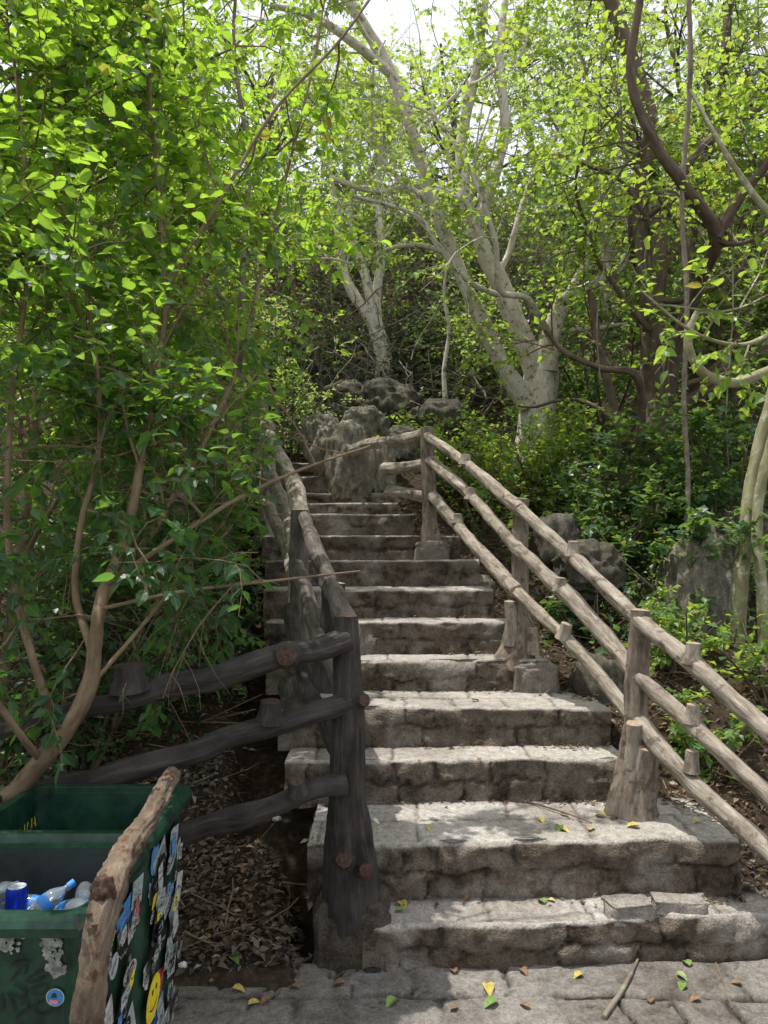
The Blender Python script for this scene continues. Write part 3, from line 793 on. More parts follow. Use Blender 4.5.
# rails that turn left to the boulder above post three
o, Q = rail([at(428, 434, 5.76), at(390, 442, 6.2), at(352, 450, 6.7)], 31., .050)
stub(o, at(393, 441, 6.15), (.0, -.05, 1), .03, .06, lit, 'cut_tan', 33.)
stub(o, at(386, 446, 6.2), (.0, 0, -1), .022, .2, lit, 'cut_tan', 34.)
rail([at(430, 464, 5.76), at(383, 469, 6.05)], 35., .046, cut='cut_red')[0]['label'] = 'short broken rail with a reddish end'
rail([at(432, 498, 5.76), at(388, 492, 6.05)], 37., .046, cut='cut_red')

# dark railing across the foreground, left
df = empty('log_railing', (-.13, 2.75, 0), 'dark log-style railing in the shade running left from the thick swollen post', 'railing')
DK = 'log_dark'
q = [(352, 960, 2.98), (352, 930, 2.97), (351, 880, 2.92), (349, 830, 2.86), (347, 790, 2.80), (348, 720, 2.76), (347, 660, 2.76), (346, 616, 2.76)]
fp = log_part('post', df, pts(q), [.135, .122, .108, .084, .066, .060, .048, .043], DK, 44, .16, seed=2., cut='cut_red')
stub(fp, at(364, 868, 2.82), (.25, -1, .15), .026, .03, DK, 'cut_red', 2.5)
stub(fp, at(345, 858, 2.80), (-.1, -1, .25), .032, .028, DK, 'cut_red', 3.5)
stub(fp, at(360, 700, 2.73), (.5, -.8, .15), .024, .035, DK, 'cut_red', 4.5)
pb = MB(); v_, f_ = ico(5)
vv = np.array([np.sign(p) * np.abs(p) ** .45 * (1 + .09 * noise.noise(Vector(p * 3))) for p in v_]) * np.array((.150, .13, .21))
vv += np.array([fbm(tuple(p * 14), 3) * .012 for p in vv])[:, None] * v_
pb.add(vv + np.array((-.120, 2.97, .02)), f_, vc=np.tile((.3, .55, 0), (len(vv), 1)))
pb.build('post_base', M['stair'], df, smooth=True)
for P, sd, stubs in (
        ([(348, 640, 2.74), (288, 655, 2.66), (200, 680, 2.58), (125, 700, 2.52), (40, 724, 2.44), (-60, 752, 2.36)], 3., [((130, 690), 2.50, (-.05, -.1, 1), .05, .085), ((287, 655), 2.62, (.1, -1, .1), .036, .06)]),
        ([(350, 703, 2.74), (265, 728, 2.66), (200, 750, 2.60), (102, 779, 2.52), (20, 802, 2.45), (-60, 822, 2.38)], 5., [((270, 722), 2.66, (.05, -.1, 1), .04, .075)]),
        ([(346, 783, 2.74), (298, 795, 2.70), (240, 817, 2.64), (176, 836, 2.58), (90, 856, 2.52), (0, 876, 2.46), (-60, 890, 2.4)], 8., [((297, 792), 2.66, (.0, -.5, 1), .03, .055)])):
    o, Q = rail(pts(P), sd, .038, DK, df, 'cut_red')
    for (pp, D, dv, r_, l_) in stubs: stub(o, at(*pp, D), dv, r_, l_, DK, 'cut_red', sd + 1)
bp = at(-60, 752, 2.36)
log_part('post', df, [(bp[0], bp[1], -.05), (bp[0], bp[1], .4), (bp[0], bp[1], bp[2] + .08)], [.12, .07, .05], DK, 24, seed=15.)

# weathered railing climbing the left side of the stairs
lf = empty('log_railing', at(300, 665, 4.3), 'weathered log-style railing climbing the left side of the stairs, seen nearly end on', 'railing')
A = at(300, 510, 4.35); Bp = at(268, 424, 6.2); Cc = at(262, 402, 8.0)
M_L = 'log_lit'
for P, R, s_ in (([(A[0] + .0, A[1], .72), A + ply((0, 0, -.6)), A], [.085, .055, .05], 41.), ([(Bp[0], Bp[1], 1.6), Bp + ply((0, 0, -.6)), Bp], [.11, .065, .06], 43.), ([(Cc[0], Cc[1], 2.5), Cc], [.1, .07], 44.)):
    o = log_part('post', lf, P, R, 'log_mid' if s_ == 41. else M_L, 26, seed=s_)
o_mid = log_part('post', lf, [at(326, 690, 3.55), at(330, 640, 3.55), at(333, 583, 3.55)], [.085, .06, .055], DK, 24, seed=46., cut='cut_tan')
fb = at(350, 640, 2.80)
for dz0, dz1, dz2, s_, m_ in ((0, -.02, -.06, 51., 'log_mid'), (-.26, -.30, -.34, 53., 'log_mid'), (-.52, -.56, -.62, 55., DK)):
    rail([at(349, 632, 2.80) + ply((0, 0, dz0)), at(328, 575, 3.5) + ply((dz1 * .16, 0, dz1 * .95)), A + ply((.03 + dz1 * .16, -.02, -.02 + dz1))], s_, .040, m_, lf)
    rail([A + ply((.0, 0, -.03 + dz1)), at(287, 466, 5.2) + ply((0, 0, dz1)), Bp + ply((0, 0, -.03 + dz2))], s_ + 1, .050, M_L, lf)
    rail([Bp + ply((0, 0, -.05 + dz2)), Cc + ply((0, 0, -.05 + dz2))], s_ + 1.5, .056, M_L, lf)

# ------------------------------------------------------------------ wheelie bins
def rrect(x0, x1, y0, y1, z, r, n=5):
    out = []
    for cx, cy, a0 in ((x1 - r, y1 - r, 0), (x0 + r, y1 - r, 90), (x0 + r, y0 + r, 180), (x1 - r, y0 + r, 270)):
        for k in range(n + 1):
            a = math.radians(a0 + 90 * k / n); out.append((cx + r * math.cos(a), cy + r * math.sin(a), z))
    return np.array(out)


def loft(mb, rings, mi=0, flip=False):
    n = len(rings[0]); v = np.vstack(rings); idx = np.arange(len(v)).reshape(len(rings), n)
    nx = np.roll(idx, -1, 1)
    q = np.stack([idx[:-1], nx[:-1], nx[1:], idx[1:]], -1).reshape(-1, 4)
    if flip: q = q[:, ::-1]
    mb.add(v, q, mi)


BW, BX0, BX1, RIM = .40, -1.14, -.615, .79


def ribbon(mb, P, w, nrm, mi=0):
    """flat painted stroke through the points P, lying in the plane with normal nrm"""
    P = np.asarray(P, float); T = unit(np.gradient(P, axis=0)); S = unit(np.cross(T, np.asarray(nrm, float))) * w / 2
    n = len(P); v = np.vstack([P + S, P - S]); i = np.arange(n - 1)
    mb.add(v, np.stack([i, i + 1, i + 1 + n, i + n], -1), mi)


def make_bin(y0, y1, label, inner, x1=BX1, dz=0.):
    e = empty('wheelie_bin', ((BX0 + x1) / 2, (y0 + y1) / 2, 0), label, 'bin', 'green wheelie bins')
    mb = MB(); t = .022; tp = .05
    x0 = BX0; R = RIM + dz
    rings = [rrect(x0 + tp + .03, x1 - tp - .02, y0 + tp, y1 - tp, .05, .03), rrect(x0 + tp, x1 - tp, y0 + tp * .8, y1 - tp * .8, .08, .04),
             rrect(x0 + t, x1 - t, y0 + t, y1 - t, R - .042, .045)]
    loft(mb, rings)
    ir = [rrect(x0 + .035, x1 - .035, y0 + .035, y1 - .035, R - .003, .035), rrect(x0 + .06, x1 - .06, y0 + .05, y1 - .05, R - .35, .035), rrect(x0 + .1, x1 - .1, y0 + .08, y1 - .08, .12, .03)]
    loft(mb, ir, 1, True)
    mb.add(ir[-1], [list(range(len(ir[-1])))], 1)
    mb.add(rings[0], [list(range(len(rings[0])))[::-1]], 0)
    mb.build('body', [M['bin_green'], M[inner]], e, smooth=False)
    rm = MB()
    loft(rm, [rrect(x0 + t + .001, x1 - t - .001, y0 + t, y1 - t, R - .050, .045), rrect(x0, x1, y0, y1, R - .042, .03), rrect(x0 - .004, x1 + .004, y0 - .004, y1 + .004, R - .022, .03),
              rrect(x0 + .002, x1 - .002, y0 + .002, y1 - .002, R - .008, .03), rrect(x0 + .007, x1 - .007, y0 + .007, y1 - .007, R, .027),
              rrect(x0 + .033, x1 - .033, y0 + .033, y1 - .033, R, .035), rrect(x0 + .036, x1 - .036, y0 + .036, y1 - .036, R - .02, .035)])
    rm.build('rim', M['bin_green'], e)
    hb = MB(); tube(hb, [(x0 - .06, y0 + .06, R - .02), (x0 - .06, y1 - .04, R - .02)], [.014, .014], 12, .03, 0)
    for k in range(4):
        yy = y0 + .09 + k * (y1 - y0 - .16) / 3
        tube(hb, [(x0, yy, R - .03), (x0 - .03, yy, R - .012), (x0 - .06, yy, R - .004), (x0 - .078, yy, R - .02), (x0 - .06, yy, R - .036)], [.008], 8, .01, 0)
    hb.build('handle', M['bin_green'], e, smooth=True)
    ld = MB()
    lr = [rrect(x0 - .115, x0 - .095, y0 + .02, y1 - .02, R + .01, .008), rrect(x0 - .15, x0 - .12, y0 + .0, y1 - .0, R - .3, .012), rrect(x0 - .16, x0 - .135, y0 + .0, y1 - .0, R - .52, .012)]
    loft(ld, lr); ld.add(lr[0], [list(range(len(lr[0])))], 0)
    ld.build('lid', M['bin_green'], e)
    wheel = None
    for yy in (y0 + .02, y1 - .02):
        w = MB(); tube(w, [(x0 + .03, yy - .02, .10), (x0 + .03, yy + .02, .10)], [.10, .10], 28, .02, 0)
        w.build('wheel', M['black'], e, smooth=False)
    return e


bin1 = make_bin(1.585, 1.985, 'nearer green wheelie bin with dark inside holding plastic bottles', 'bin_dark')
bin2 = make_bin(2.005, 2.44, 'farther green wheelie bin, empty, with a green inside', 'bin_green', x1=-.617, dz=.012)


# stickers: bin side plane is x = x1-.022-... sloping in towards the bottom
def side_x(z, x1): return x1 - .022 - (.028) * (RIM - .042 - z) / (RIM - .155) + .0025


def sticker(parent, x1, yc, zc, w, h, ang, shape, col, inks, rs):
    nrm = (1, 0, 0); mb = MB(); n = 14
    if shape == 'round': pp = [(w / 2 * math.cos(2 * math.pi * k / 20), h / 2 * math.sin(2 * math.pi * k / 20)) for k in range(20)]
    elif shape == 'blob': pp = [(w / 2 * math.cos(2 * math.pi * k / n) * rs.uniform(.7, 1.15), h / 2 * math.sin(2 * math.pi * k / n) * rs.uniform(.7, 1.15)) for k in range(n)]
    else: pp = [(-w / 2, -h / 2), (w / 2, -h / 2), (w / 2, h / 2), (-w / 2, h / 2)]
    ca, sa = math.cos(ang), math.sin(ang)

    def P(a, b, lift=0.):
        y, z = yc + a * ca - b * sa, zc + a * sa + b * ca
        return (side_x(z, x1) + lift, y, z)
    mb.add([P(a, b) for a, b in pp], [list(range(len(pp)))], 0)
    mats = [M[col]]
    for ink in inks:
        mats.append(M[ink])
        k = rs.randint(1, 4)
        for q in range(k):
            b0 = (q + .5) / k * h * .7 - h * .35; a = -w * .36; st = []
            while a < w * .36:
                st.append(P(a, b0 + rs.uniform(-1, 1) * h * .09, .0012)); a += w * rs.uniform(.05, .10)
            if len(st) > 2: ribbon(mb, st, rs.uniform(.0012, .0032), nrm, len(mats) - 1)
    return mb.build('sticker', mats, parent)


rs = random.Random(4)
for par, x1, ya, yb in ((bin1, BX1, 1.64, 1.94), (bin2, -.617, 2.06, 2.37)):
    lift = 0
    for k in range(96):
        yy = rs.uniform(ya, yb); zz = rs.uniform(.08, .72)
        if par is bin2 and zz < .42 and 2.08 < yy < 2.22 and zz > .2: continue
        w_, h_ = (rs.uniform(.05, .11), rs.uniform(.05, .10)) if k < 42 else (rs.uniform(.022, .055), rs.uniform(.022, .06))
        c_ = rs.choice(['white', 'white', 'white', 'grey', 'black', 'black', 'black', 'yellow', 'red', 'grey', 'white', 'blue', 'white', 'black', 'grey', 'grey'])
        ink = ['white'] if c_ in ('black', 'red', 'blue') else ['black']
        o = sticker(par, x1 + .0003 * k, yy, zz, w_, h_, rs.uniform(-.35, .5), rs.choice(['rect', 'rect', 'round', 'blob', 'rect']), c_, ink, rs)
# the round yellow face sticker low on the farther bin
s = MB(); yc, zc, R_ = 2.13, .31, .062
P = lambda a, b, l=0.: (side_x(zc + b, -.617) + .014 + l, yc + a, zc + b)
s.add([P(R_ * math.cos(k * math.pi / 12), R_ * math.sin(k * math.pi / 12)) for k in range(24)], [list(range(24))], 0)
for dx in (-.012, .022): s.add([P(dx + .006 * math.cos(k), .022 + .008 * math.sin(k), .001) for k in np.linspace(0, 6.28, 9)[:-1]], [list(range(8))], 1)
ribbon(s, [P(a, -.015 - .014 * math.cos(a * 45), .001) for a in np.linspace(-.03, .035, 12)], .004, (1, 0, 0), 1)
s.build('sticker', [M['yellow'], M['black']], bin2)['label'] = 'round yellow smiling face sticker'

# marks on the camera-facing side of the nearer bin
def fy(z): return 1.585 + .022 + .018 * (RIM - .042 - z) / (RIM - .155) - .004
def fpt(px, py, l=0.):
    p = at(px, py, 1.6); return (p[0], fy(p[2]) - l, p[2])
def stroke(par, name, lines, w, mat, label=None, l=0.):
    mb = MB()
    for ln in lines:
        Q = spline(np.array([fpt(a, b, l) for a, b in ln]), max(6, len(ln) * 5)); ribbon(mb, Q, w, (0, 1, 0))
    o = mb.build(name, M[mat], par)
    if label: o['label'] = label
    return o
stroke(bin1, 'graffiti', [[(10, 966), (22, 963), (30, 964)], [(23, 961), (25, 970), (23, 976)], [(20, 970), (13, 978), (9, 982)], [(13, 986), (20, 990), (24, 996), (18, 1001)],
                          [(6, 994), (10, 1004), (13, 1013)], [(6, 995), (18, 1000), (26, 1000)], [(0, 995), (1, 1006), (0, 1014)],
                          [(24, 982), (34, 976), (44, 970)], [(25, 982), (32, 984), (44, 979)], [(28, 992), (38, 988), (48, 986)], [(30, 996), (42, 996), (46, 990)],
                          [(18, 1006), (26, 1006), (24, 1014)], [(14, 1020), (26, 1012), (38, 1006), (44, 1000)], [(36, 1004), (33, 1014), (40, 1018), (50, 1012), (60, 1010)], [(38, 1022), (46, 1016), (58, 1012)]],
       .0035, 'black', 'black marker scrawl of loose letters', .001)
stroke(bin1, 'scratched_number', [[(41, 919), (49, 919)], [(41, 919), (42, 926)], [(43, 926), (50, 925), (51, 928), (47, 933)], [(44, 926), (48, 923)]], .0018, 'grime', 'scratched digits 57', .001)
for (cx, cy, rx, ry, lb) in ((8, 938, 16, 17, 'large patch of scraped-off sticker residue'), (50, 948, 11, 13, 'scraped sticker residue above the blue badge'), (55, 968, 10, 9, 'small scraped residue patch')):
    mb = MB(); rr = random.Random(int(cx)); n = 40
    for k in range(46):
        a, rad = rr.uniform(0, 6.28), rr.random() ** .6
        x_, y_ = cx + rx * rad * math.cos(a), cy + ry * rad * math.sin(a); s_ = rr.uniform(1.2, 3.8)
        mb.add([fpt(x_ + s_ * math.cos(q) * rr.uniform(.6, 1.3), y_ + s_ * math.sin(q) * rr.uniform(.6, 1.3), .0004 + k * .00002) for q in np.linspace(0, -6.28, 8)[:-1]], [list(range(7))], 0)
    mb.build('residue', M['grime'], bin1)['label'] = lb
mb = MB()
for r_, mi_, l_ in ((9.3, 0, .0015), (8.0, 1, .0025)):
    mb.add([fpt(54 + r_ * math.cos(q), 999 + r_ * math.sin(q), l_) for q in np.linspace(0, -6.28, 25)[:-1]], [list(range(24))], mi_)
mb.add([fpt(a, b, .0035) for a, b in ((49, 1001), (49, 1005), (57, 1005), (57, 1001))], [[0, 1, 2, 3]], 2)
mb.add([fpt(a, b, .0035) for a, b in ((52, 994), (50, 999), (56, 999), (55, 994))], [[0, 1, 2, 3]], 3)
mb.build('badge', [M['grey'], M['blue'], M['pink'], M['bin_green']], bin1)['label'] = 'round blue badge with a pink and green centre'
# pale scribble inside the farther bin, on the far-left inner wall
mb = MB(); rr = random.Random(9); a0 = np.array((-1.06, 2.10, .735))
for k in range(9):
    b = a0 + np.array((-.001, .022 * k, .0)); ribbon(mb, [b + np.array((0.006, rr.uniform(0, .016), rr.uniform(-.02, .02))) for _ in range(4)], .004, (1, 0, 0))
mb.build('scribble', M['yellow'], bin2)['label'] = 'pale yellow scribbled writing inside the bin'

# contents of the nearer bin
def bottle(c, d, L, r, label, seed):
    c = np.array(c) - np.array((0, 0, .025)); r = r * .88; d = unit(np.array(d, float)); e = empty('plastic_bottle', c, label, 'bottle', 'bottles and can lying in the nearer bin')
    mb = MB(); tube(mb, [c, c + d * L * .05, c + d * L * .35, c + d * L * .5, c + d * L * .7, c + d * L * .85, c + d * L * .92, c + d * L], [r * .8, r, r * .92, r, r, r * .6, r * .36, r * .34], 18, .008, .05, .02, seed=seed)
    mb.build('shell', M['bottle'], e, smooth=True)
    if int(seed * 3) % 2: return
    m2 = MB(); tube(m2, [c + d * L, c + d * (L + .016)], [r * .42, r * .42], 14, .01, 0); m2.build('cap', M['cap_blue'], e)
    m3 = MB(); tube(m3, [c + d * L * .42, c + d * L * .6], [r * 1.03, r * 1.03], 18, .02, 0, caps=False); m3.build('wrapper', M['cap_blue'], e, smooth=True)
zc_ = .60
bed = MB(); v_, f_ = ico(4)
bed.add(np.array([p * np.array((.21, .14, .07)) * (1 + .3 * noise.noise(Vector(p * 5))) for p in v_]) + np.array((-.88, 1.79, .55)), f_)
tag(bed.build('rubbish_bag', M['bin_dark'], smooth=True, origin=(-.88, 1.79, .5)), 'crumpled dark rubbish bag filling the nearer bin under the bottles', 'rubbish bag')
bottle((-.92, 1.84, .655), (1, .25, .1), .17, .030, 'clear crumpled bottle in the middle of the bin contents', 1.)
bottle((-.84, 1.90, .655), (1, -.5, .55), .16, .032, 'clear bottle tilted up at the right of the bin contents', 2.)
bottle((-.80, 1.76, .655), (-1, .2, .0), .16, .028, 'clear bottle lying at the front with blue wrapper', 3.)
bottle((-.98, 1.78, .64), (1, .6, .05), .15, .028, 'clear bottle lying beside the blue can', 4.)
for k_, (x_, y_, dx_, dy_) in enumerate(((-.70, 1.90, -1, .3), (-.82, 1.92, -1, 0), (-.93, 1.93, -1, -.1), (-.72, 1.84, -.7, -.5), (-.74, 1.86, -.3, 1), (-.90, 1.72, 1, .1), (-.76, 1.80, .2, -1), (-.86, 1.80, .8, .6), (-1.0, 1.88, 1, -.2))):
    bottle((x_, y_, .672 + .004 * k_), (dx_, dy_, .10 + .06 * k_), .12, .025, ['clear bottle under the log against the far wall of the nearer bin', 'clear bottle lying along the far wall of the nearer bin', 'clear bottle at the far wall behind the blue can', 'clear bottle slanting away from the log', 'small clear bottle against the right wall of the nearer bin', 'small clear bottle at the front wall of the nearer bin', 'small clear bottle pointing at the log', 'small crushed bottle on top of the others in the nearer bin', 'small clear bottle at the left of the bin contents'][k_], 5. + k_)
cc = at(17, 886, 1.80)
ce = empty('drink_can', cc, 'blue drink can lying on top in the nearer bin', 'can')
mb = MB(); tube(mb, [cc + ply((0, 0, -.09)), cc + ply((0, 0, -.083)), cc + ply((0, 0, -.01)), cc], [.020, .0245, .0245, .021], 24, .01, 0, caps=False); mb.build('can_body', M['can_blue'], ce, smooth=True)
mb = MB(); mb.add([cc + ply((.021 * math.cos(a), .021 * math.sin(a), -.001)) for a in np.linspace(0, 6.28, 25)[:-1]], [list(range(24))]); mb.build('can_lid', M['grey'], ce)

# peeling log propped on the bins
lg = MB()
LP = [at(84, 1024, 1.47) + ply((-.02, -.03, -.60)), at(84, 1070, 1.47), at(88, 1010, 1.47), at(95, 950, 1.49), at(103, 915, 1.52), at(112, 885, 1.58), at(128, 850, 1.72), at(150, 815, 1.92), at(172, 775, 2.20)]
tube(lg, LP, [.033, .030, .028, .028, .030, .033, .027, .025, .025], 48, .008, .30, .16, 0, True, 4.4, 1, .22)
lo = lg.build('fallen_log', [M['peel'], M['cut_tan']], smooth=True, origin=LP[0])
tag(lo, 'rough brown log with peeling bark propped across the two bins', 'log')
kn = MB(); kc = at(103, 893, 1.525)
v_, f_ = ico(4)
kv = np.array([p * np.array((.026, .016, .034)) * (1 + .25 * noise.noise(Vector(p * 3))) for p in v_]); kn.add(kv + kc, f_, tc=kv * 3)
k_ = kn.build('knot', M['scrap_bark'], lo, smooth=True)
for i in range(10):
    t = random.random(); p = np.array(LP[3]) * (1 - t) + np.array(LP[7]) * t + ply((random.uniform(-.035, .035), -.035, .03))
    mb = MB(); mb.add([p, p + ply((.012, -.01, .01)), p + ply((.02, -.025, .03)), p + ply((.004, -.02, .026))], [[0, 1, 2, 3]], tc=np.zeros((4, 3)))
    fl = mb.build('bark_flake', M['peel'], lo)

# ------------------------------------------------------------------ trees
def in_corridor(p):
    x, y, z = p[:, 0], p[:, 1], p[:, 2]
    s = np.interp(y, HY, HZ)
    l = np.where(y > 3.4, -.155 * y, -.42)
    r = np.interp(y, [0, 2.6, 3.1, 3.6, 4.3, 5.0, 6.0, 7.0, 9.0], [9, 2.3, 1.75, 1.5, 1.15, .95, .72, .35, -.4])
    return (y < 7.7) & (x > l) & (x < r) & (z < s + 2.1)


def keep_clear(p): return ~in_corridor(p)


LIT = [at(500, 300, 7.85), at(482, 250, 7.8), at(470, 220, 7.8), at(520, 340, 7.9), at(540, 370, 7.9), at(575, 295, 7.65), at(470, 290, 7.6), at(446, 230, 7.45), at(425, 165, 7.35), at(400, 95, 7.2), at(378, 360, 10.5), at(360, 300, 10.5),
       at(345, 460, 6.9), at(686, 190, 5.4), at(656, 145, 5.3), at(730, 383, 4.5), at(756, 480, 4.7), at(750, 540, 4.7), at(640, 420, 7.0)]


def sun_window(p, k):
    u = np.array(tuple(Vector((-.25, .06, .96)).normalized()))
    for q in LIT:
        d = p - q; al = d @ u
        per = np.linalg.norm(d - al[:, None] * u, axis=1)
        k = k & ~((al > .05) & (per < .20 + .012 * al) & (RNG.random(len(p)) < .9))
    return k


def open_to_sun(p):
    """thin the crowns in patches above the steps, shaped to let sun through to them"""
    k = keep_clear(p)
    xs_ = p[:, 0] + (p[:, 2] - .5) * .26; ys_ = p[:, 1] - (p[:, 2] - .5) * .06
    m = np.where(k & (xs_ > -.15) & (ys_ > 2.2) & (ys_ < 4.7) & (p[:, 2] > 2.0))[0]
    for i in m:
        v = noise.noise(Vector((xs_[i] * 2.6, ys_[i] * 2.6, 4.4))) + .5 * noise.noise(Vector((xs_[i] * 7, ys_[i] * 7, 1.4)))
        if v < .22 - .35 * max(0, .35 - xs_[i]): k[i] = False
    return sun_window(p, k)


def tree(label, limbs, bark, crown, name='tree', cat='tree', group=None, leafmat='leaf_bright', sides=14, step=.05, keep=open_to_sun, trunkname='trunk', passes=None):
    """limbs: list of (points, [radii], weight); the first is the trunk, the others main branches"""
    base = np.array(limbs[0][0][0])
    e = empty(name, base, label, cat, group)
    for i, (P, R, w) in enumerate(limbs):
        mb = MB(); tube(mb, P, R, sides, step, .22, .0, seed=i * 3.3 + base[0], ridge=.05)
        mb.build(trunkname if i == 0 else 'branch', M[bark], e, smooth=True)
    L = [(np.array(P), w) for P, R, w in limbs if w > 0]
    wmb, lmb = MB(), MB()
    for c in ([crown] if isinstance(crown, dict) else crown):
        grow(L, keep=keep, wmb=wmb, lmb=lmb, **c)
    if wmb.n: wmb.build('twigs', M[bark], e)
    if lmb.n: lmb.build('crown', M[leafmat], e)
    return e


# --- left broadleaf shrub in front of the dark railing
S0 = at(-30, 850, 2.30)
shr = [
    (np.vstack([(S0[0] - .05, 2.34, -.05), pts([(-25, 845, 2.36), (20, 786, 2.38), (60, 738, 2.36), (88, 690, 2.38), (95, 640, 2.42), (103, 590, 2.5)])]), [.045, .036, .031, .029, .027, .023, .021], .05),
    (pts([(103, 592, 2.5), (128, 530, 2.6), (143, 450, 2.7), (158, 370, 2.85), (165, 290, 3.0), (158, 190, 3.1), (150, 90, 3.2), (150, -40, 3.4)]), [.02, .018, .016, .013, .011, .009, .007, .005], 1.2),
    (pts([(92, 650, 2.42), (75, 590, 2.5), (82, 520, 2.6), (100, 440, 2.7), (92, 330, 2.8), (72, 200, 3.0), (60, 60, 3.2), (70, -60, 3.4)]), [.014, .012, .011, .010, .009, .007, .006, .004], 1.),
    (pts([(103, 600, 2.5), (160, 520, 2.65), (205, 440, 2.9), (240, 360, 3.1), (262, 270, 3.3), (285, 180, 3.5), (310, 80, 3.7), (330, -30, 3.9)]), [.015, .014, .012, .010, .008, .007, .006, .004], 1.1),
    (pts([(105, 585, 2.5), (165, 545, 2.55), (235, 500, 2.7), (300, 470, 2.9), (370, 446, 3.1)]), [.010, .009, .008, .006, .004], .22),
    (pts([(95, 610, 2.45), (180, 592, 2.5), (262, 582, 2.6), (360, 571, 2.8)]), [.007, .006, .005, .003], .12),
    (pts([(62, 738, 2.36), (30, 650, 2.4), (8, 540, 2.5), (12, 400, 2.6), (28, 260, 2.8), (20, 110, 3.0), (0, -20, 3.1)]), [.014, .013, .011, .010, .008, .006, .004], 1.),
    (pts([(88, 688, 2.38), (130, 640, 2.45), (170, 590, 2.6), (215, 520, 2.8), (235, 440, 2.95)]), [.008, .007, .006, .005, .004], .35),
    (pts([(40, 760, 2.36), (10, 720, 2.2), (-40, 640, 2.1), (-60, 480, 2.1), (-50, 300, 2.3), (-30, 120, 2.5)]), [.012, .01, .009, .008, .006, .004], .5),
    (pts([(165, 290, 3.0), (220, 200, 3.0), (275, 110, 3.1), (340, 40, 3.2), (390, -30, 3.3)]), [.009, .008, .007, .006, .004], .4),
]
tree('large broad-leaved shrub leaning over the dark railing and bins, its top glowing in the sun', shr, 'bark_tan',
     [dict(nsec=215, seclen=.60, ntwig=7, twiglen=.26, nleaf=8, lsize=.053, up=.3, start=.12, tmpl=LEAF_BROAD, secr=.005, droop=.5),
      dict(nsec=40, seclen=.7, ntwig=8, twiglen=.28, nleaf=6, lsize=.065, up=.3, start=.68, tmpl=LEAF_BROAD, secr=.005, droop=.5, bias=(-.8, .1, .1)),  # extra growth towards limb tips, mostly above view, added to shade the foliage below
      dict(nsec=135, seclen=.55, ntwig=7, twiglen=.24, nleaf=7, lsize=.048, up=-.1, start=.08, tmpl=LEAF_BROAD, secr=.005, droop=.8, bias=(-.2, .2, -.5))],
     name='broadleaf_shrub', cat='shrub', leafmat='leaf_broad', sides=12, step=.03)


def rand_limbs(x, y, h, n, r0, lean=(0, 0), spread=.35, seed=0, low=.3):
    rr = random.Random(seed); z0 = gz(x, y) - .1
    T = [np.array((x, y, z0))]; 
    for k in range(1, 7):
        T.append(np.array((x + lean[0] * k / 6 + rr.uniform(-.06, .06) * h * .3, y + lean[1] * k / 6 + rr.uniform(-.05, .05) * h * .3, z0 + h * k / 6)))
    out = [(np.array(T), [r0 * (1 - .13 * k) for k in range(7)], 1.)]
    Q = spline(T, 30)
    for i in range(n):
        t = rr.uniform(low, .85); b = Q[int(t * 29)]; a = rr.uniform(0, 6.283); L = h * spread * rr.uniform(.7, 1.2)
        d = np.array((math.cos(a), math.sin(a), rr.uniform(.3, 1.1))); P = [b]
        for k in range(4):
            d = unit(d + np.array([rr.uniform(-.35, .35) for _ in range(3)])); P.append(P[-1] + d * L / 4)
        rb = r0 * (1 - .8 * t) * .6; out.append((np.array(P), [rb, rb * .8, rb * .6, rb * .45, rb * .3], .8))
    return out


# more trees on the left bank
LB = [
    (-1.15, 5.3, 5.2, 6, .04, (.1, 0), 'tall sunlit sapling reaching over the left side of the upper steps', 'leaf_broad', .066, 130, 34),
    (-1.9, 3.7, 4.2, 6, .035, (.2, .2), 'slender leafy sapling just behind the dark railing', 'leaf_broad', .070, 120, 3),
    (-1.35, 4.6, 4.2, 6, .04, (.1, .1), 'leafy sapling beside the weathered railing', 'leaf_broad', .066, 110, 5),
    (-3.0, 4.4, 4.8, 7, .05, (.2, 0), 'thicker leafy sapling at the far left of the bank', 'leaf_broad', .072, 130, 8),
    (-2.3, 5.6, 4.0, 7, .06, (.3, .2), 'leafy tree midway up the left bank', 'leaf_bright', .066, 150, 12),
    (-3.9, 6.8, 4.6, 8, .09, (.6, 0), 'tree high on the left bank', 'leaf_bright', .07, 170, 15),
    (-2.0, 7.4, 3.6, 7, .07, (.2, 0), 'leafy tree beside the upper steps', 'leaf_bright', .062, 150, 19),
]
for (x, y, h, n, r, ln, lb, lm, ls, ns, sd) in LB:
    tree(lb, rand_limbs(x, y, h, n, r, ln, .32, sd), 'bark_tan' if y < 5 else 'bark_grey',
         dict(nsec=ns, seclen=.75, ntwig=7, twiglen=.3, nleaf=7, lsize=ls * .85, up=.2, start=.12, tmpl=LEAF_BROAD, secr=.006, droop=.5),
         leafmat=lm, sides=10, step=.06)

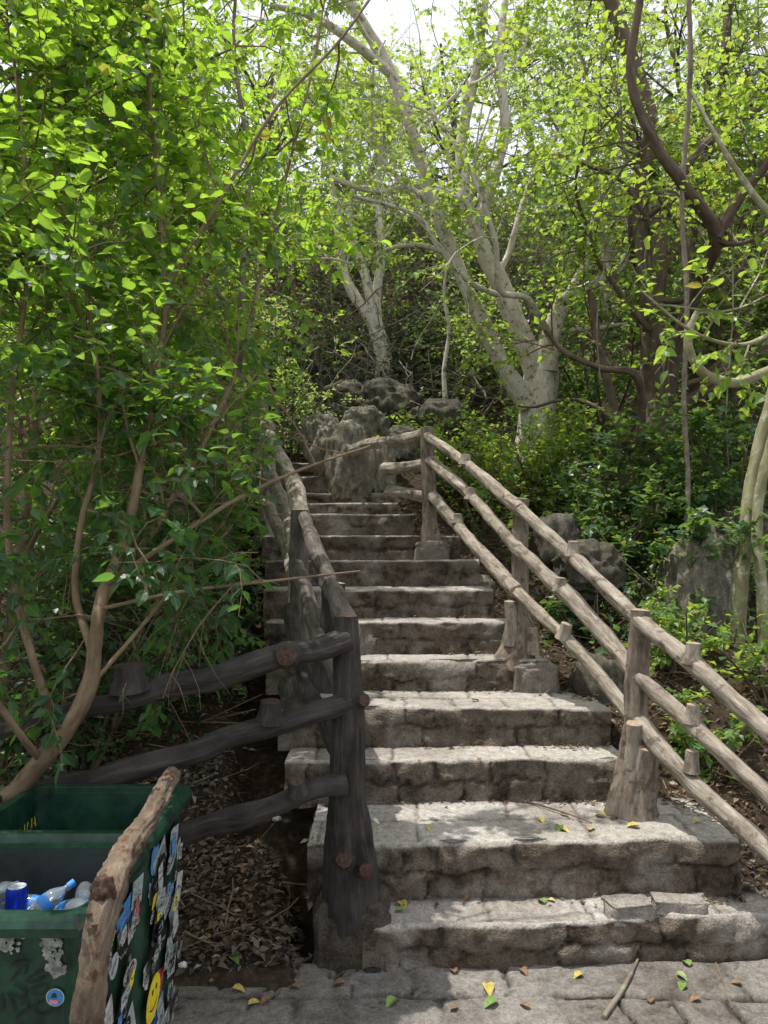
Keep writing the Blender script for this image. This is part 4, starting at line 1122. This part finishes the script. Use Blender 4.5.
# --- pale forked tree
pale = [
    (pts([(533, 470, 8.0), (535, 430, 8.0), (540, 395, 8.0), (542, 352, 8.0)]), [.26, .21, .20, .17], 0),
    (pts([(540, 392, 7.95), (527, 350, 7.9), (512, 312, 7.9), (496, 276, 7.85), (478, 238, 7.8), (466, 205, 7.8), (462, 140, 7.8), (478, 60, 7.7), (490, -40, 7.6)]), [.11, .115, .11, .10, .085, .07, .065, .045, .03], 1.),
    (pts([(528, 405, 7.9), (503, 365, 7.75), (477, 312, 7.6), (456, 262, 7.5), (434, 205, 7.4), (414, 140, 7.3), (392, 75, 7.2), (350, 2, 7.0), (320, -60, 6.9)]), [.11, .09, .077, .071, .066, .062, .058, .052, .045], 1.0),
    (pts([(546, 370, 7.9), (552, 330, 7.8), (566, 300, 7.7), (590, 286, 7.6), (625, 262, 7.5), (650, 200, 7.4)]), [.14, .10, .075, .055, .045, .032], .9),
    (pts([(470, 238, 7.8), (490, 190, 7.7), (505, 130, 7.6), (500, 50, 7.5), (510, -30, 7.5)]), [.07, .06, .05, .04, .03], .9),
    (pts([(497, 295, 7.5), (470, 282, 7.2), (440, 250, 7.0), (415, 215, 6.9), (350, 195, 6.8)]), [.03, .027, .024, .02, .015], .6),
    (pts([(552, 340, 7.7), (528, 300, 7.3), (500, 290, 7.1), (495, 240, 6.9), (470, 170, 6.8), (430, 110, 6.8)]), [.04, .034, .030, .024, .018, .012], 1.),
    (pts([(392, 75, 7.2), (350, 40, 7.0), (310, 15, 6.9), (270, 5, 6.8)]), [.05, .04, .035, .03], .3),
    (pts([(462, 200, 7.8), (420, 185, 7.6), (380, 192, 7.5), (330, 178, 7.4)]), [.05, .04, .033, .026], .3),
]
for i, (px, py, D, d, L, r) in enumerate(((566, 300, 7.7, (.5, 0, 1), 2.6, .04), (496, 276, 7.85, (.3, 0, 1), 2.8, .04), (456, 262, 7.5, (-1, -.2, .4), 1.8, .028), (414, 140, 7.3, (.5, 0, 1), 2.0, .03), (552, 330, 7.8, (1, -.2, .2), 2.2, .03), (434, 205, 7.4, (-1, 0, .6), 1.8, .03))):
    rr_ = random.Random(i + 5); P_ = [at(px, py, D)]; d_ = unit(np.array(d, float))
    for k in range(9):
        d_ = unit(d_ + np.array([rr_.uniform(-.4, .4) for _ in range(3)])); P_.append(P_[-1] + d_ * L / 9)
    pale.append((np.array(P_), list(np.linspace(r, r * .25, 10)), .25))
tree('pale-barked tree forking low into leaning limbs above the right railing', pale, 'bark_pale',
     [dict(nsec=235, seclen=1.2, bias=(0, .45, .1), ntwig=8, twiglen=.42, nleaf=8, lsize=.074, up=.15, start=.45, tmpl=LEAF_SMALL, secr=.009, droop=.3, width=1.35)],
     leafmat='leaf_bright', sides=22, step=.05)

def crooked(a, d, L, r, sd, n=9, wob=.42):
    rr = random.Random(sd); P = [np.array(a, float)]; d = unit(np.array(d, float))
    for k in range(n):
        d = unit(d + np.array([rr.uniform(-wob, wob) for _ in range(3)]) + np.array((0, 0, .05))); P.append(P[-1] + d * L / n)
    return np.array(P), list(np.linspace(r, r * .25, n + 1)), .25


# --- dark twisted tree on the right
dark = [
    (pts([(628, 540, 7.0), (635, 500, 7.0), (642, 460, 7.0), (656, 415, 7.0), (652, 360, 7.0), (655, 300, 6.95), (660, 220, 6.9)]), [.20, .17, .14, .13, .11, .09, .08], .2),
    (pts([(650, 440, 6.95), (665, 400, 6.8), (678, 340, 6.5), (700, 280, 6.0), (716, 235, 5.6), (686, 188, 5.4), (656, 145, 5.3), (631, 78, 5.2), (640, 0, 5.1), (650, -60, 5.1)]), [.09, .075, .06, .055, .05, .042, .038, .032, .028, .025], .9),
    (pts([(652, 360, 7.0), (645, 270, 7.0), (640, 190, 7.1), (650, 120, 7.1), (628, 50, 7.2), (600, -30, 7.2)]), [.10, .085, .075, .07, .07, .07], .8),
    (pts([(642, 462, 6.95), (620, 430, 6.8), (612, 400, 6.8), (600, 350, 6.8), (590, 290, 6.8)]), [.07, .05, .045, .035, .03], .4),
    (pts([(716, 237, 5.6), (742, 195, 5.5), (775, 150, 5.4), (800, 60, 5.4)]), [.045, .036, .03, .025], .9),
    (pts([(655, 430, 6.9), (690, 400, 6.9), (735, 375, 6.9), (790, 330, 6.9), (820, 250, 6.9)]), [.08, .07, .06, .05, .04], .8),
    (pts([(635, 500, 7.0), (640, 385, 6.5), (600, 368, 6.4), (565, 352, 6.4), (545, 330, 6.4)]), [.05, .035, .028, .022, .015], .3),
    (pts([(660, 225, 6.9), (690, 160, 6.8), (740, 120, 6.8), (790, 90, 6.8)]), [.06, .05, .04, .03], .8),
]
dark += [crooked(at(px, py, D), d, L, r, 60 + i) for i, (px, py, D, d, L, r) in enumerate(((655, 400, 6.9, (1, -.3, .6), 2.2, .035), (650, 330, 6.9, (-1, -.2, .7), 2.0, .03), (642, 220, 7.0, (1, 0, .5), 2.2, .03), (700, 280, 6.0, (-.6, .2, .9), 1.8, .022),
    (655, 300, 6.9, (1, -.4, -.1), 2.0, .03), (660, 240, 6.9, (-.8, -.3, .6), 1.8, .024), (716, 240, 5.6, (.8, .2, .1), 1.6, .02), (625, 430, 6.8, (-1, 0, .9), 1.8, .024), (690, 400, 6.9, (.6, -.2, .9), 2.4, .04), (656, 420, 6.9, (.9, -.5, .9), 2.6, .03)))]
tree('dark twisted tree with a writhing bare branch against the sky', dark, 'bark_dark',
     [dict(nsec=185, seclen=1.0, bias=(0, .45, .1), ntwig=8, twiglen=.4, nleaf=7, lsize=.074, up=.15, start=.3, tmpl=LEAF_SMALL, secr=.009, droop=.3, width=1.4)],
     leafmat='leaf_bright', sides=18, step=.05)
second_dark = [
    (pts([(668, 520, 7.8), (680, 440, 7.8), (700, 380, 7.8), (712, 320, 7.8), (735, 260, 7.8), (760, 190, 7.8), (790, 90, 7.8)]), [.16, .13, .12, .11, .09, .08, .06], 1.),
    (pts([(700, 380, 7.8), (690, 300, 7.9), (695, 200, 8.0), (720, 100, 8.0), (730, -20, 8.0)]), [.08, .07, .06, .05, .04], 1.),
]
second_dark += [crooked(at(px, py, D), d, L, r, 90 + i) for i, (px, py, D, d, L, r) in enumerate(((700, 380, 7.8, (-.5, -.2, 1), 3.0, .05), (712, 320, 7.8, (1, 0, .3), 2.0, .035), (680, 440, 7.8, (1, -.2, .7), 2.6, .05), (735, 260, 7.8, (-1, 0, .7), 2.2, .03), (668, 500, 7.8, (1, -.4, .6), 2.4, .045)))]
tree('leaning dark tree behind the twisted one', second_dark, 'bark_dark',
     dict(nsec=110, seclen=1.1, ntwig=8, twiglen=.42, nleaf=7, lsize=.08, up=.1, start=.4, secr=.01, droop=.3, width=1.3), leafmat='leaf_far', sides=14)
# near pale hooked branch on a tree at the right edge
hook = [
    (pts([(835, 700, 4.6), (838, 560, 4.6), (845, 440, 4.6), (850, 380, 4.6), (860, 300, 4.5), (850, 150, 4.5), (840, -20, 4.5)]), [.09, .08, .075, .07, .065, .05, .04], 1.),
    (pts([(850, 385, 4.6), (800, 362, 4.55), (765, 373, 4.5), (735, 383, 4.5), (708, 376, 4.5), (692, 358, 4.5), (688, 335, 4.5), (697, 312, 4.5)]), [.05, .04, .034, .032, .030, .028, .026, .018], .15),
    (pts([(860, 300, 4.5), (810, 250, 4.4), (770, 215, 4.4), (730, 160, 4.4), (690, 90, 4.5)]), [.04, .03, .022, .016, .01], .8),
    (pts([(855, 340, 4.5), (790, 330, 4.3), (740, 345, 4.2), (690, 330, 4.2), (640, 290, 4.2)]), [.025, .018, .012, .009, .006], .7),
]
tree('tree at the right edge sending out a smooth hooked branch', hook, 'bark_green',
     dict(nsec=55, seclen=.6, ntwig=5, twiglen=.32, nleaf=6, lsize=.068, up=.25, start=.3, tmpl=LEAF_BROAD, secr=.006, droop=.4), leafmat='leaf_bright', sides=20, step=.03)
# two pale poles
for P, R, lb in ((pts([(728, 740, 4.7), (735, 680, 4.7), (738, 600, 4.7), (746, 540, 4.7), (755, 470, 4.7), (772, 400, 4.7), (800, 300, 4.7)]), [.055, .05, .052, .048, .044, .042, .04], 'pale curving pole-like tree, nearer of two beside the upright rock'),
                 (pts([(768, 760, 4.5), (765, 690, 4.5), (763, 600, 4.55), (757, 530, 4.6), (764, 470, 4.6), (790, 380, 4.6)]), [.036, .034, .034, .032, .03, .028], 'thin straight pole-like tree at the right edge')):
    P[0][2] = gz(P[0][0], P[0][1]) - .1
    tree(lb, [(P, R, 1.)], 'bark_green', dict(nsec=14, seclen=.5, ntwig=4, twiglen=.25, nleaf=6, lsize=.07, up=.2, start=.05, tmpl=LEAF_BROAD, secr=.004), sides=20, step=.03, leafmat='leaf_bright')
# slim pale tree above the boulders
slim = [
    (pts([(376, 420, 10.5), (378, 395, 10.5), (384, 365, 10.5), (378, 335, 10.5), (366, 312, 10.5), (350, 288, 10.5), (342, 262, 10.5), (335, 215, 10.5)]), [.15, .13, .12, .11, .08, .07, .06, .04], .5),
    (pts([(376, 335, 10.5), (368, 285, 10.5), (352, 235, 10.5), (352, 195, 10.5), (375, 160, 10.5), (380, 90, 10.5)]), [.09, .07, .06, .05, .04, .03], .6),
    (pts([(380, 345, 10.5), (376, 300, 10.4), (382, 250, 10.3), (378, 200, 10.3), (382, 120, 10.2)]), [.08, .065, .06, .045, .03], .6),
    (pts([(353, 235, 10.5), (340, 215, 10.5), (330, 170, 10.5), (322, 110, 10.5)]), [.045, .035, .03, .02], .6),
]
tree('slim pale tree with three rising stems above the boulders', slim, 'bark_pale',
     dict(nsec=90, seclen=1.2, ntwig=7, twiglen=.45, nleaf=7, lsize=.085, up=.3, start=.6, secr=.01, width=1.3), leafmat='leaf_bright', sides=16)
# thin vertical stem and lianas
P = pts([(446, 410, 8.6), (444, 370, 8.6), (449, 330, 8.6), (444, 290, 8.6), (452, 230, 8.6), (448, 150, 8.6)])
tree('very thin pale sapling left of the forked pale tree', [(P, [.03, .026, .022, .018, .014, .01], 1.)], 'bark_pale',
     dict(nsec=26, seclen=.5, ntwig=6, twiglen=.3, nleaf=7, lsize=.075, start=.2, secr=.005), sides=8, step=.08)
for k, (P, r) in enumerate(((pts([(688, 640, 5.4), (686, 560, 5.4), (688, 480, 5.4), (684, 400, 5.4), (687, 300, 5.4), (682, 200, 5.4), (690, 80, 5.4), (688, -30, 5.4)]), .019), (pts([(729, 600, 5.8), (731, 500, 5.8), (726, 420, 5.8), (733, 300, 5.8), (728, 150, 5.8)]), .007),
                            (pts([(600, 380, 6.2), (597, 320, 6.2), (605, 250, 6.2), (598, 150, 6.2), (603, 20, 6.2)]), .007))):
    mb = MB(); tube(mb, P, [r, r * .9, r], 10, .03, .35, seed=k * 5., ridge=.1)
    tag(mb.build('liana', M['bark_grey'], smooth=True, origin=P[0]), ['thick rope-like liana hanging in front of the dark trees', 'hair-thin liana near the pale poles', 'thin liana hanging among the leaves right of the forked pale tree'][k], 'liana')

# background trees on the hill
BG = [(-6.5, 10.5, 6.0), (-4.2, 12.5, 5.5), (-2.0, 11.0, 4.8), (-.6, 14.0, 3.8), (1.4, 12.4, 4.2), (3.4, 11.0, 5.4), (5.2, 12.5, 5.4), (6.4, 9.6, 6.0), (3.2, 15.0, 4.6), (-2.8, 15.5, 4.2), (8.5, 12.5, 6.0), (4.0, 8.6, 4.8)]
BL = ['tall leafy tree on the far left of the hillside', 'broad tree standing left on the upper hillside', 'leafy tree behind the upper steps', 'small tree on the skyline above the slim pale tree',
      'leafy tree behind the forked pale tree', 'bushy tree behind the dark twisted tree', 'dense tree high behind the twisted branches', 'leafy tree behind the right-hand lianas', 'skyline tree between the two dark crowns',
      'small skyline tree left of the gap in the leaves', 'large tree at the far right of the hillside', 'low leafy tree behind the pale poles']
for i, ((x, y, h), lb) in enumerate(zip(BG, BL)):
    tree(lb, rand_limbs(x, y, h, 9, .10, (random.uniform(-.5, .5), 0), .36, 100 + i), 'bark_grey' if i % 2 else 'bark_dark',
         dict(nsec=58, seclen=1.35, ntwig=7, twiglen=.5, nleaf=7, lsize=.10, up=.1, start=.05, secr=.012, droop=.3, width=1.4),
         leafmat='leaf_far' if i % 3 else 'leaf_bright', sides=8, step=.15, group='trees on the hillside')

# ------------------------------------------------------------------ shrubs and small plants
def shrub(label, x, y, h, n, lm, ls, nsec, sd, bark='bark_dark', spread=.5, tmpl=LEAF_SMALL, width=1.3, keep=keep_clear, group=None, z=None):
    rr = random.Random(sd); z0 = (surf(x, y) if z is None else z) - .03; limbs = []
    for i in range(n):
        a = rr.uniform(0, 6.283); P = [np.array((x + .04 * math.cos(a), y + .04 * math.sin(a), z0))]; d = np.array((math.cos(a) * spread, math.sin(a) * spread, 1.))
        for k in range(4):
            d = unit(d + np.array([rr.uniform(-.25, .25) for _ in range(3)])); P.append(P[-1] + d * h / 4)
        limbs.append((np.array(P), [.014 * h ** .5, .004], 1.))
    e = empty('shrub', (x, y, z0), label, 'shrub', group)
    mb = MB()
    for i, (P, R, w) in enumerate(limbs): tube(mb, P, R, 7, .06, .15, seed=i * 2.)
    mb.build('stems', M[bark], e, smooth=True)
    w_, l_ = grow([(P, 1.) for P, R, w in limbs], nsec=nsec, seclen=h * .38, ntwig=5, twiglen=h * .22, nleaf=6, lsize=ls, up=.2, start=.1, keep=keep, tmpl=tmpl, secr=.004, width=width)
    w_.build('twigs', M[bark], e); l_.build('foliage', M[lm], e)
    return e


SH = [
    ('dark tangled shrub growing over the end of the upper steps', -1.05, 8.3, .9, 'leaf_far', .05, 80),
    ('low dark shrub leaning over the left end of the upper steps', -1.45, 6.6, .9, 'leaf_dark', .05, 70),
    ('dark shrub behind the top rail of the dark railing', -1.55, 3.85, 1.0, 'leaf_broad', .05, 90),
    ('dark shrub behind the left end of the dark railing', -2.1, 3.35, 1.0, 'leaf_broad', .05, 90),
    ('low leafy shrub between the dark railing and the weathered railing', -1.15, 4.35, .8, 'leaf_dark', .05, 70),
    ('bright green shrub behind the bend of the sunny railing', .95, 7.0, 1.1, 'leaf_bright', .062, 90),
    ('bright low shrub just above the top post of the sunny railing', .55, 7.6, .9, 'leaf_bright', .06, 70),
    ('sunlit shrub at the foot of the forked pale tree', 1.55, 7.2, 1.0, 'leaf_bright', .065, 90),
    ('dark glossy shrub below the dark twisted tree', 2.1, 6.3, 1.1, 'leaf_dark', .075, 100),
    ('dark shrub between the mossy boulder and the twisted trunk', 1.6, 5.9, .9, 'leaf_dark', .07, 80),
    ('dark shrub beside the thick liana', 2.7, 6.0, 1.1, 'leaf_dark', .075, 90),
    ('low dark shrub in front of the thick liana', 2.05, 5.1, .7, 'leaf_dark', .075, 60),
    ('shaded shrub behind the two pale poles', 3.3, 6.3, 1.5, 'leaf_dark', .08, 110),
    ('yellow-green seedling bush beyond the nearest sunny post', 1.75, 4.4, .42, 'leaf_bright', .05, 34),
    ('small leafy bush under the lower sunny rails', 1.62, 3.75, .36, 'leaf_bright', .05, 22),
    ('leafy bush at the foot of the thin pole tree', 2.15, 4.1, .55, 'leaf_bright', .06, 40),
    ('low bush at the right edge beneath the rails', 2.15, 3.5, .45, 'leaf_dark', .06, 34),
    ('small plant beside the mossy boulder', 1.35, 5.0, .4, 'leaf_dark', .06, 30),
    ('tall shaded shrub behind the dark twisted tree', 2.6, 8.3, 2.0, 'leaf_dark', .09, 130),
    ('shaded shrub at the far right below the dark crowns', 4.3, 7.6, 2.0, 'leaf_dark', .09, 130),
    ('dense shrub at the left of the slim pale tree', -1.6, 9.6, 1.6, 'leaf_far', .08, 100),
    ('dense shrub at the right of the slim pale tree', 1.0, 10.0, 1.8, 'leaf_far', .08, 110),
    ('low shrub on the left bank beside the steps', -1.25, 5.3, .9, 'leaf_broad', .065, 60),
    ('dark shrub low on the left bank', -2.1, 4.7, 1.2, 'leaf_dark', .07, 100),
    ('dark shrub at the far left behind the railing', -2.6, 3.8, 1.3, 'leaf_dark', .07, 110),
    ('dark shrub mid-way up the left bank', -1.6, 6.1, 1.3, 'leaf_dark', .07, 90),
    ('dark shrub beside the small upper steps', -2.2, 7.6, 1.6, 'leaf_dark', .075, 100),
    ('tiny bush beside the left edge of the fifth step', -1.02, 4.55, .4, 'leaf_broad', .055, 22),
    ('dark shrub on the slope left of the skyline', -3.6, 9.3, 2.2, 'leaf_dark', .09, 130),
]
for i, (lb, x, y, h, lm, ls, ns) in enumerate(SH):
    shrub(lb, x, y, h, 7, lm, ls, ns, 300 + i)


# ground-level undergrowth over the hill (nobody could count it)
def scatter_clumps(name, lab, mat, n, xr, yr, hgt, ls, lw=1.2, cl=14, keepf=None, tmpl=LEAF_SMALL, upn=.5):
    mb = MB(); P = []; D = []
    for _ in range(n):
        x, y = random.uniform(*xr), random.uniform(*yr)
        if keepf and not keepf(x, y): continue
        z = gz(x, y)
        for k in range(cl):
            P.append((x + random.gauss(0, .12), y + random.gauss(0, .12), z + random.random() ** .8 * hgt)); D.append((random.gauss(0, .7), random.gauss(0, .7), random.uniform(-.2, 1)))
    P, D = np.array(P), np.array(D)
    leaves(mb, P, D, np.array((0, 0, upn)) + RNG.normal(0, .6, P.shape), ls * RNG.uniform(.5, 1.3, len(P)), tmpl, width=lw)
    return tag(mb.build(name, M[mat]), lab, 'undergrowth', kind='stuff')


def off_stair(x, y): return not (stair_left(y) - .05 < x < stair_right(y) + .15 and y < 7.9)
scatter_clumps('undergrowth', 'dark leafy undergrowth covering the hillside behind the stairs', 'leaf_dark', 5200, (-10, 10), (9.0, 20), .9, .10, keepf=lambda x, y: not (-2.2 < x < 1.3 and y < 10.4))
scatter_clumps('undergrowth', 'dry grey-leaved undergrowth below the slim pale tree', 'leaf_grey', 700, (-2.4, 1.0), (8.4, 11.5), .35, .11, .8, keepf=off_stair)
scatter_clumps('undergrowth', 'shaded ground plants between the trees right of the stairs', 'leaf_dark', 700, (1.3, 6), (4.6, 9), .22, .07, keepf=off_stair)
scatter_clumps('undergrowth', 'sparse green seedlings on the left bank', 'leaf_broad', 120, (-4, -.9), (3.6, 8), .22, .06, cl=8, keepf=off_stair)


# leaf litter and dead twigs
mb = MB(); P = []
while len(P) < 29500:
    x = random.uniform(-2.8, 3.2); y = 2.80 + random.random() ** 1.3 * 4.8
    if len(P) > 26000: x = random.uniform(-1.5, -.35); y = random.uniform(2.86, 3.9)
    l, r = stair_left(y), stair_right(y)
    if l + .06 < x < r - .02: continue
    if y < 2.95 and x > -.3: continue
    P.append((x, y, surf(x, y) + .004 + random.random() * .02))
P = np.array(P); D = RNG.normal(0, 1, P.shape); D[:, 2] *= .25
leaves(mb, P, D, np.array((0, 0, 1.)) + RNG.normal(0, .45, P.shape), .044 * RNG.uniform(.25, 1.3, len(P)), LEAF_SMALL, width=.85)
tag(mb.build('leaf_litter', M['litter']), 'brown leaf litter covering the banks beside the stairs', 'leaf litter', kind='stuff')
mb = MB(); n = 700; tw = np.zeros((n, 4, 3))
for i in range(n):
    while True:
        x = random.uniform(-2.6, 3.0); y = 2.9 + random.random() * 3.5
        if not (stair_left(y) - .0 < x < stair_right(y) + .05): break
    a = random.uniform(0, 6.28); L = random.uniform(.08, .38); z = surf(x, y) + random.uniform(.01, .05)
    el = random.uniform(-.2, .5)
    for k in range(4): tw[i, k] = (x + math.cos(a) * L * k / 3 + random.uniform(-.01, .01), y + math.sin(a) * L * k / 3 + random.uniform(-.01, .01), z + el * L * k / 3 + random.uniform(0, .01))
batch_tubes(mb, tw, np.full((n, 4), .0022) * RNG.uniform(.5, 1.8, (n, 1)), 4)
tag(mb.build('dead_twigs', M['bark_tan']), 'tangle of dead twigs lying in the leaf litter', 'twigs', kind='stuff')

mb = MB(); n = 1500; tw = np.zeros((n, 5, 3))
for i in range(n):
    x = random.uniform(-2.4, 2.6); y = random.uniform(8.7, 13.5); z = gz(x, y) + random.random() ** 2 * 1.3
    d = np.array((random.gauss(0, 1), random.gauss(0, .6), random.gauss(.25, .6))); d /= np.linalg.norm(d); L = random.uniform(.25, 1.0)
    for k in range(5): tw[i, k] = np.array((x, y, z)) + d * L * k / 4 + np.array([random.gauss(0, .02) for _ in range(3)])
batch_tubes(mb, tw, np.full((n, 5), .006) * RNG.uniform(.5, 2.0, (n, 1)), 4)
tag(mb.build('dead_twigs', M['bark_grey']), 'tangle of grey dead branches on the slope around the slim pale tree', 'twigs', kind='stuff')
mb = MB(); P = []
for si, (xl, yl, xr, yr, zb, zt) in enumerate(STEPS[:11]):
    nx_ = STEPS[si + 1]
    for k in range(120 if si < 6 else 60):
        t = random.random(); t = t if random.random() < .5 else 1 - random.random() ** 2 * .3; x = max(xl, nx_[0]) + .02 + (min(xr, nx_[2]) - max(xl, nx_[0]) - .03) * t
        y = nx_[1] + (nx_[3] - nx_[1]) * t - .005 - abs(random.gauss(0, .035)) + .05 * noise.noise(Vector(((x - nx_[0]) * .9, (si + 1) * 7.7, 2)))
        if y < yl + .03: continue
        P.append((x, y, surf(x, y) + .006 + random.random() * .008) if surf(x, y) < zt + .03 else (x, y - .04, surf(x, y - .04) + .008))
P = np.array(P); D = RNG.normal(0, 1, P.shape); D[:, 2] *= .2
leaves(mb, P, D, np.array((0, 0, 1.)) + RNG.normal(0, .4, P.shape), .030 * RNG.uniform(.25, 1.3, len(P)), LEAF_SMALL, width=.8)
tag(mb.build('leaf_litter', M['litter']), 'crumbled dry leaves gathered along the backs of the treads', 'leaf litter', kind='stuff')

# ------------------------------------------------------------------ single fallen leaves
FL = {'yellow': [(400, 903), (428, 848 - 20), (487, 985), (555, 903), (640, 828), (590, 832), (606, 818), (560, 830), (715, 943), (210, 940), (248, 1007), (540, 820), (493, 670), (508, 672), (582, 975), (700, 822), (232, 990)],
      'green': [(396, 1000), (545, 905), (612, 904), (497, 1002), (676, 975), (690, 968), (683, 985), (622, 886), (406, 912), (730, 897), (230, 958), (560, 857 - 30)],
      'brown': [(455, 975), (520, 970), (470, 898), (590, 965), (462, 800), (500, 770), (540, 695), (560, 690), (590, 697), (575, 690), (480, 760), (420, 762), (600, 745), (610, 820), (655, 815), (270, 1000), (300, 990), (345, 985), (210, 985), (700, 1000), (742, 985), (530, 1010), (450, 1012), (650, 1005), (472, 702), (400, 700), (540, 612), (480, 615), (560, 815), (585, 745)]}
tv, tf = LEAF_BROAD


def hit(px, py):
    o = Vector((0, 0, H)); p = at(px, py, 3.0); d = (Vector(p) - o).normalized(); best = None
    for b in (stair_bvh, ground_bvh, pave_bvh):
        h = b.ray_cast(o, d)
        if h[0] is not None and h[1].z > .6 and (best is None or h[3] < best[3]): best = h
    return best[0] if best else None


place = lambda p: 'the flat paving' if p.z < .08 else ('the lowest step' if p.z < .26 else ('the second step' if p.z < .46 else ('the third step' if p.z < .65 else 'the upper steps')))
for colr, lst in FL.items():
    for i, (px, py) in enumerate(lst):
        p = hit(px, py)
        if p is None: continue
        a = random.uniform(0, 6.28); s_ = random.uniform(.036, .062) * (.8 if colr == 'brown' else 1)
        V = [(s_ * (x_ * math.cos(a) - y_ * math.sin(a)), s_ * (x_ * math.sin(a) + y_ * math.cos(a)), s_ * (z_ * 2 + .10 * abs(x_) * 2)) for x_, y_, z_ in tv]
        m_ = MB(); m_.add(V, tf[[0, 1, 3, 4]]); m_.f.append(np.array([(9, 3, 4), (9, 4, 5)])); m_.m.append(np.zeros(2, int))
        o = m_.build('fallen_leaf', M['fall_' + colr]); o.location = (p.x, p.y, p.z + .008)
        pl = place(p)
        tag(o, f'{colr} fallen leaf lying on {pl}', 'leaf', f'{colr} leaves on {pl}')


def stick(label, P, r, mat='bark_grey', name='stick'):
    mb = MB(); tube(mb, P, [r * 1.2, r, r * .6], 8, .02, .3, seed=P[0][0]); tag(mb.build(name, M[mat], smooth=True, origin=P[0]), label, 'stick')
g1 = hit(604, 1020); g2 = hit(638, 962)
stick('split grey stick lying on the paving, pointing at the stairs', [np.array(g1) + ply((0, 0, .008)), (np.array(g1) + np.array(g2)) / 2 + ply((.01, 0, .012)), np.array(g2) + ply((0, 0, .01))], .008)
g1 = hit(522, 802); g2 = hit(592, 824)
if g1 and g2: stick('thin twig lying across the tread of the second step', [np.array(g1) + ply((0, 0, .008)), (np.array(g1) + np.array(g2)) / 2 + ply((0, .01, .010)), np.array(g2) + ply((0, 0, .006))], .004, 'bark_dark')
g1 = hit(716, 965); g2 = hit(732, 1010)
stick('straw-coloured stalk lying on the paving at the right', [np.array(g1) + ply((0, 0, .008)), np.array(g2) + ply((0, 0, .006))], .0025, 'bark_tan')
for (px, py, w, h, mt, lb) in ((372, 971, .035, .016, 'scrap', 'crumpled black scrap at the foot of the swollen post'), (280, 950, .022, .04, 'scrap', 'flat black shoe sole lying beside the swollen post'),
                               (277, 820, .022, .018, 'paper', 'white crumpled scrap on the leaf litter under the dark railing'), (183, 967, .016, .012, 'paper', 'white paper scrap beside the farther bin')):
    p = hit(px, py)
    if p is None: continue
    v_, f_ = ico(3); mb = MB()
    mb.add(np.array([q_ * np.array((w, h, .008 if mt == 'scrap' else .012)) * (1 + .5 * noise.noise(Vector(q_ * 3 + px))) for q_ in v_]), f_)
    o = mb.build('litter_scrap', M[mt], smooth=False); o.location = (p.x, p.y, p.z + .006); tag(o, lb, 'litter')

# ------------------------------------------------------------------ light
w = bpy.data.worlds.new('World'); sc.world = w; w.use_nodes = True
N, L = w.node_tree.nodes, w.node_tree.links; N.clear()
sky = N.new('ShaderNodeTexSky'); sky.sky_type = 'NISHITA'; sky.sun_disc = False
SUN = Vector((-.25, .06, .96)).normalized()
el = math.asin(SUN.z); rot = math.atan2(SUN.x, SUN.y)
sky.sun_elevation = el; sky.sun_rotation = rot; sky.air_density = 1.0; sky.dust_density = 3.0; sky.ozone_density = .6
bg = N.new('ShaderNodeBackground'); bg.inputs['Strength'].default_value = .15
out = N.new('ShaderNodeOutputWorld'); hz = mixc(N, L, .5, sky.outputs[0], (12.2, 12.2, 12.1)); L.new(hz, bg.inputs[0]); L.new(bg.outputs[0], out.inputs[0])
sd_ = bpy.data.lights.new('sun', 'SUN'); sd_.energy = 5.0; sd_.angle = math.radians(.5); sd_.color = (1, .95, .87)
so = bpy.data.objects.new('sun', sd_); COL.objects.link(so); so.rotation_euler = SUN.to_track_quat('Z', 'Y').to_euler(); so.location = (0, 0, 30)

sc.view_settings.view_transform = 'Standard'; sc.view_settings.look = 'None'; sc.view_settings.exposure = 0
sc.cycles.max_bounces = 8; sc.cycles.diffuse_bounces = 4; sc.cycles.transmission_bounces = 6; sc.cycles.transparent_max_bounces = 6
sc.cycles.sample_clamp_indirect = 8
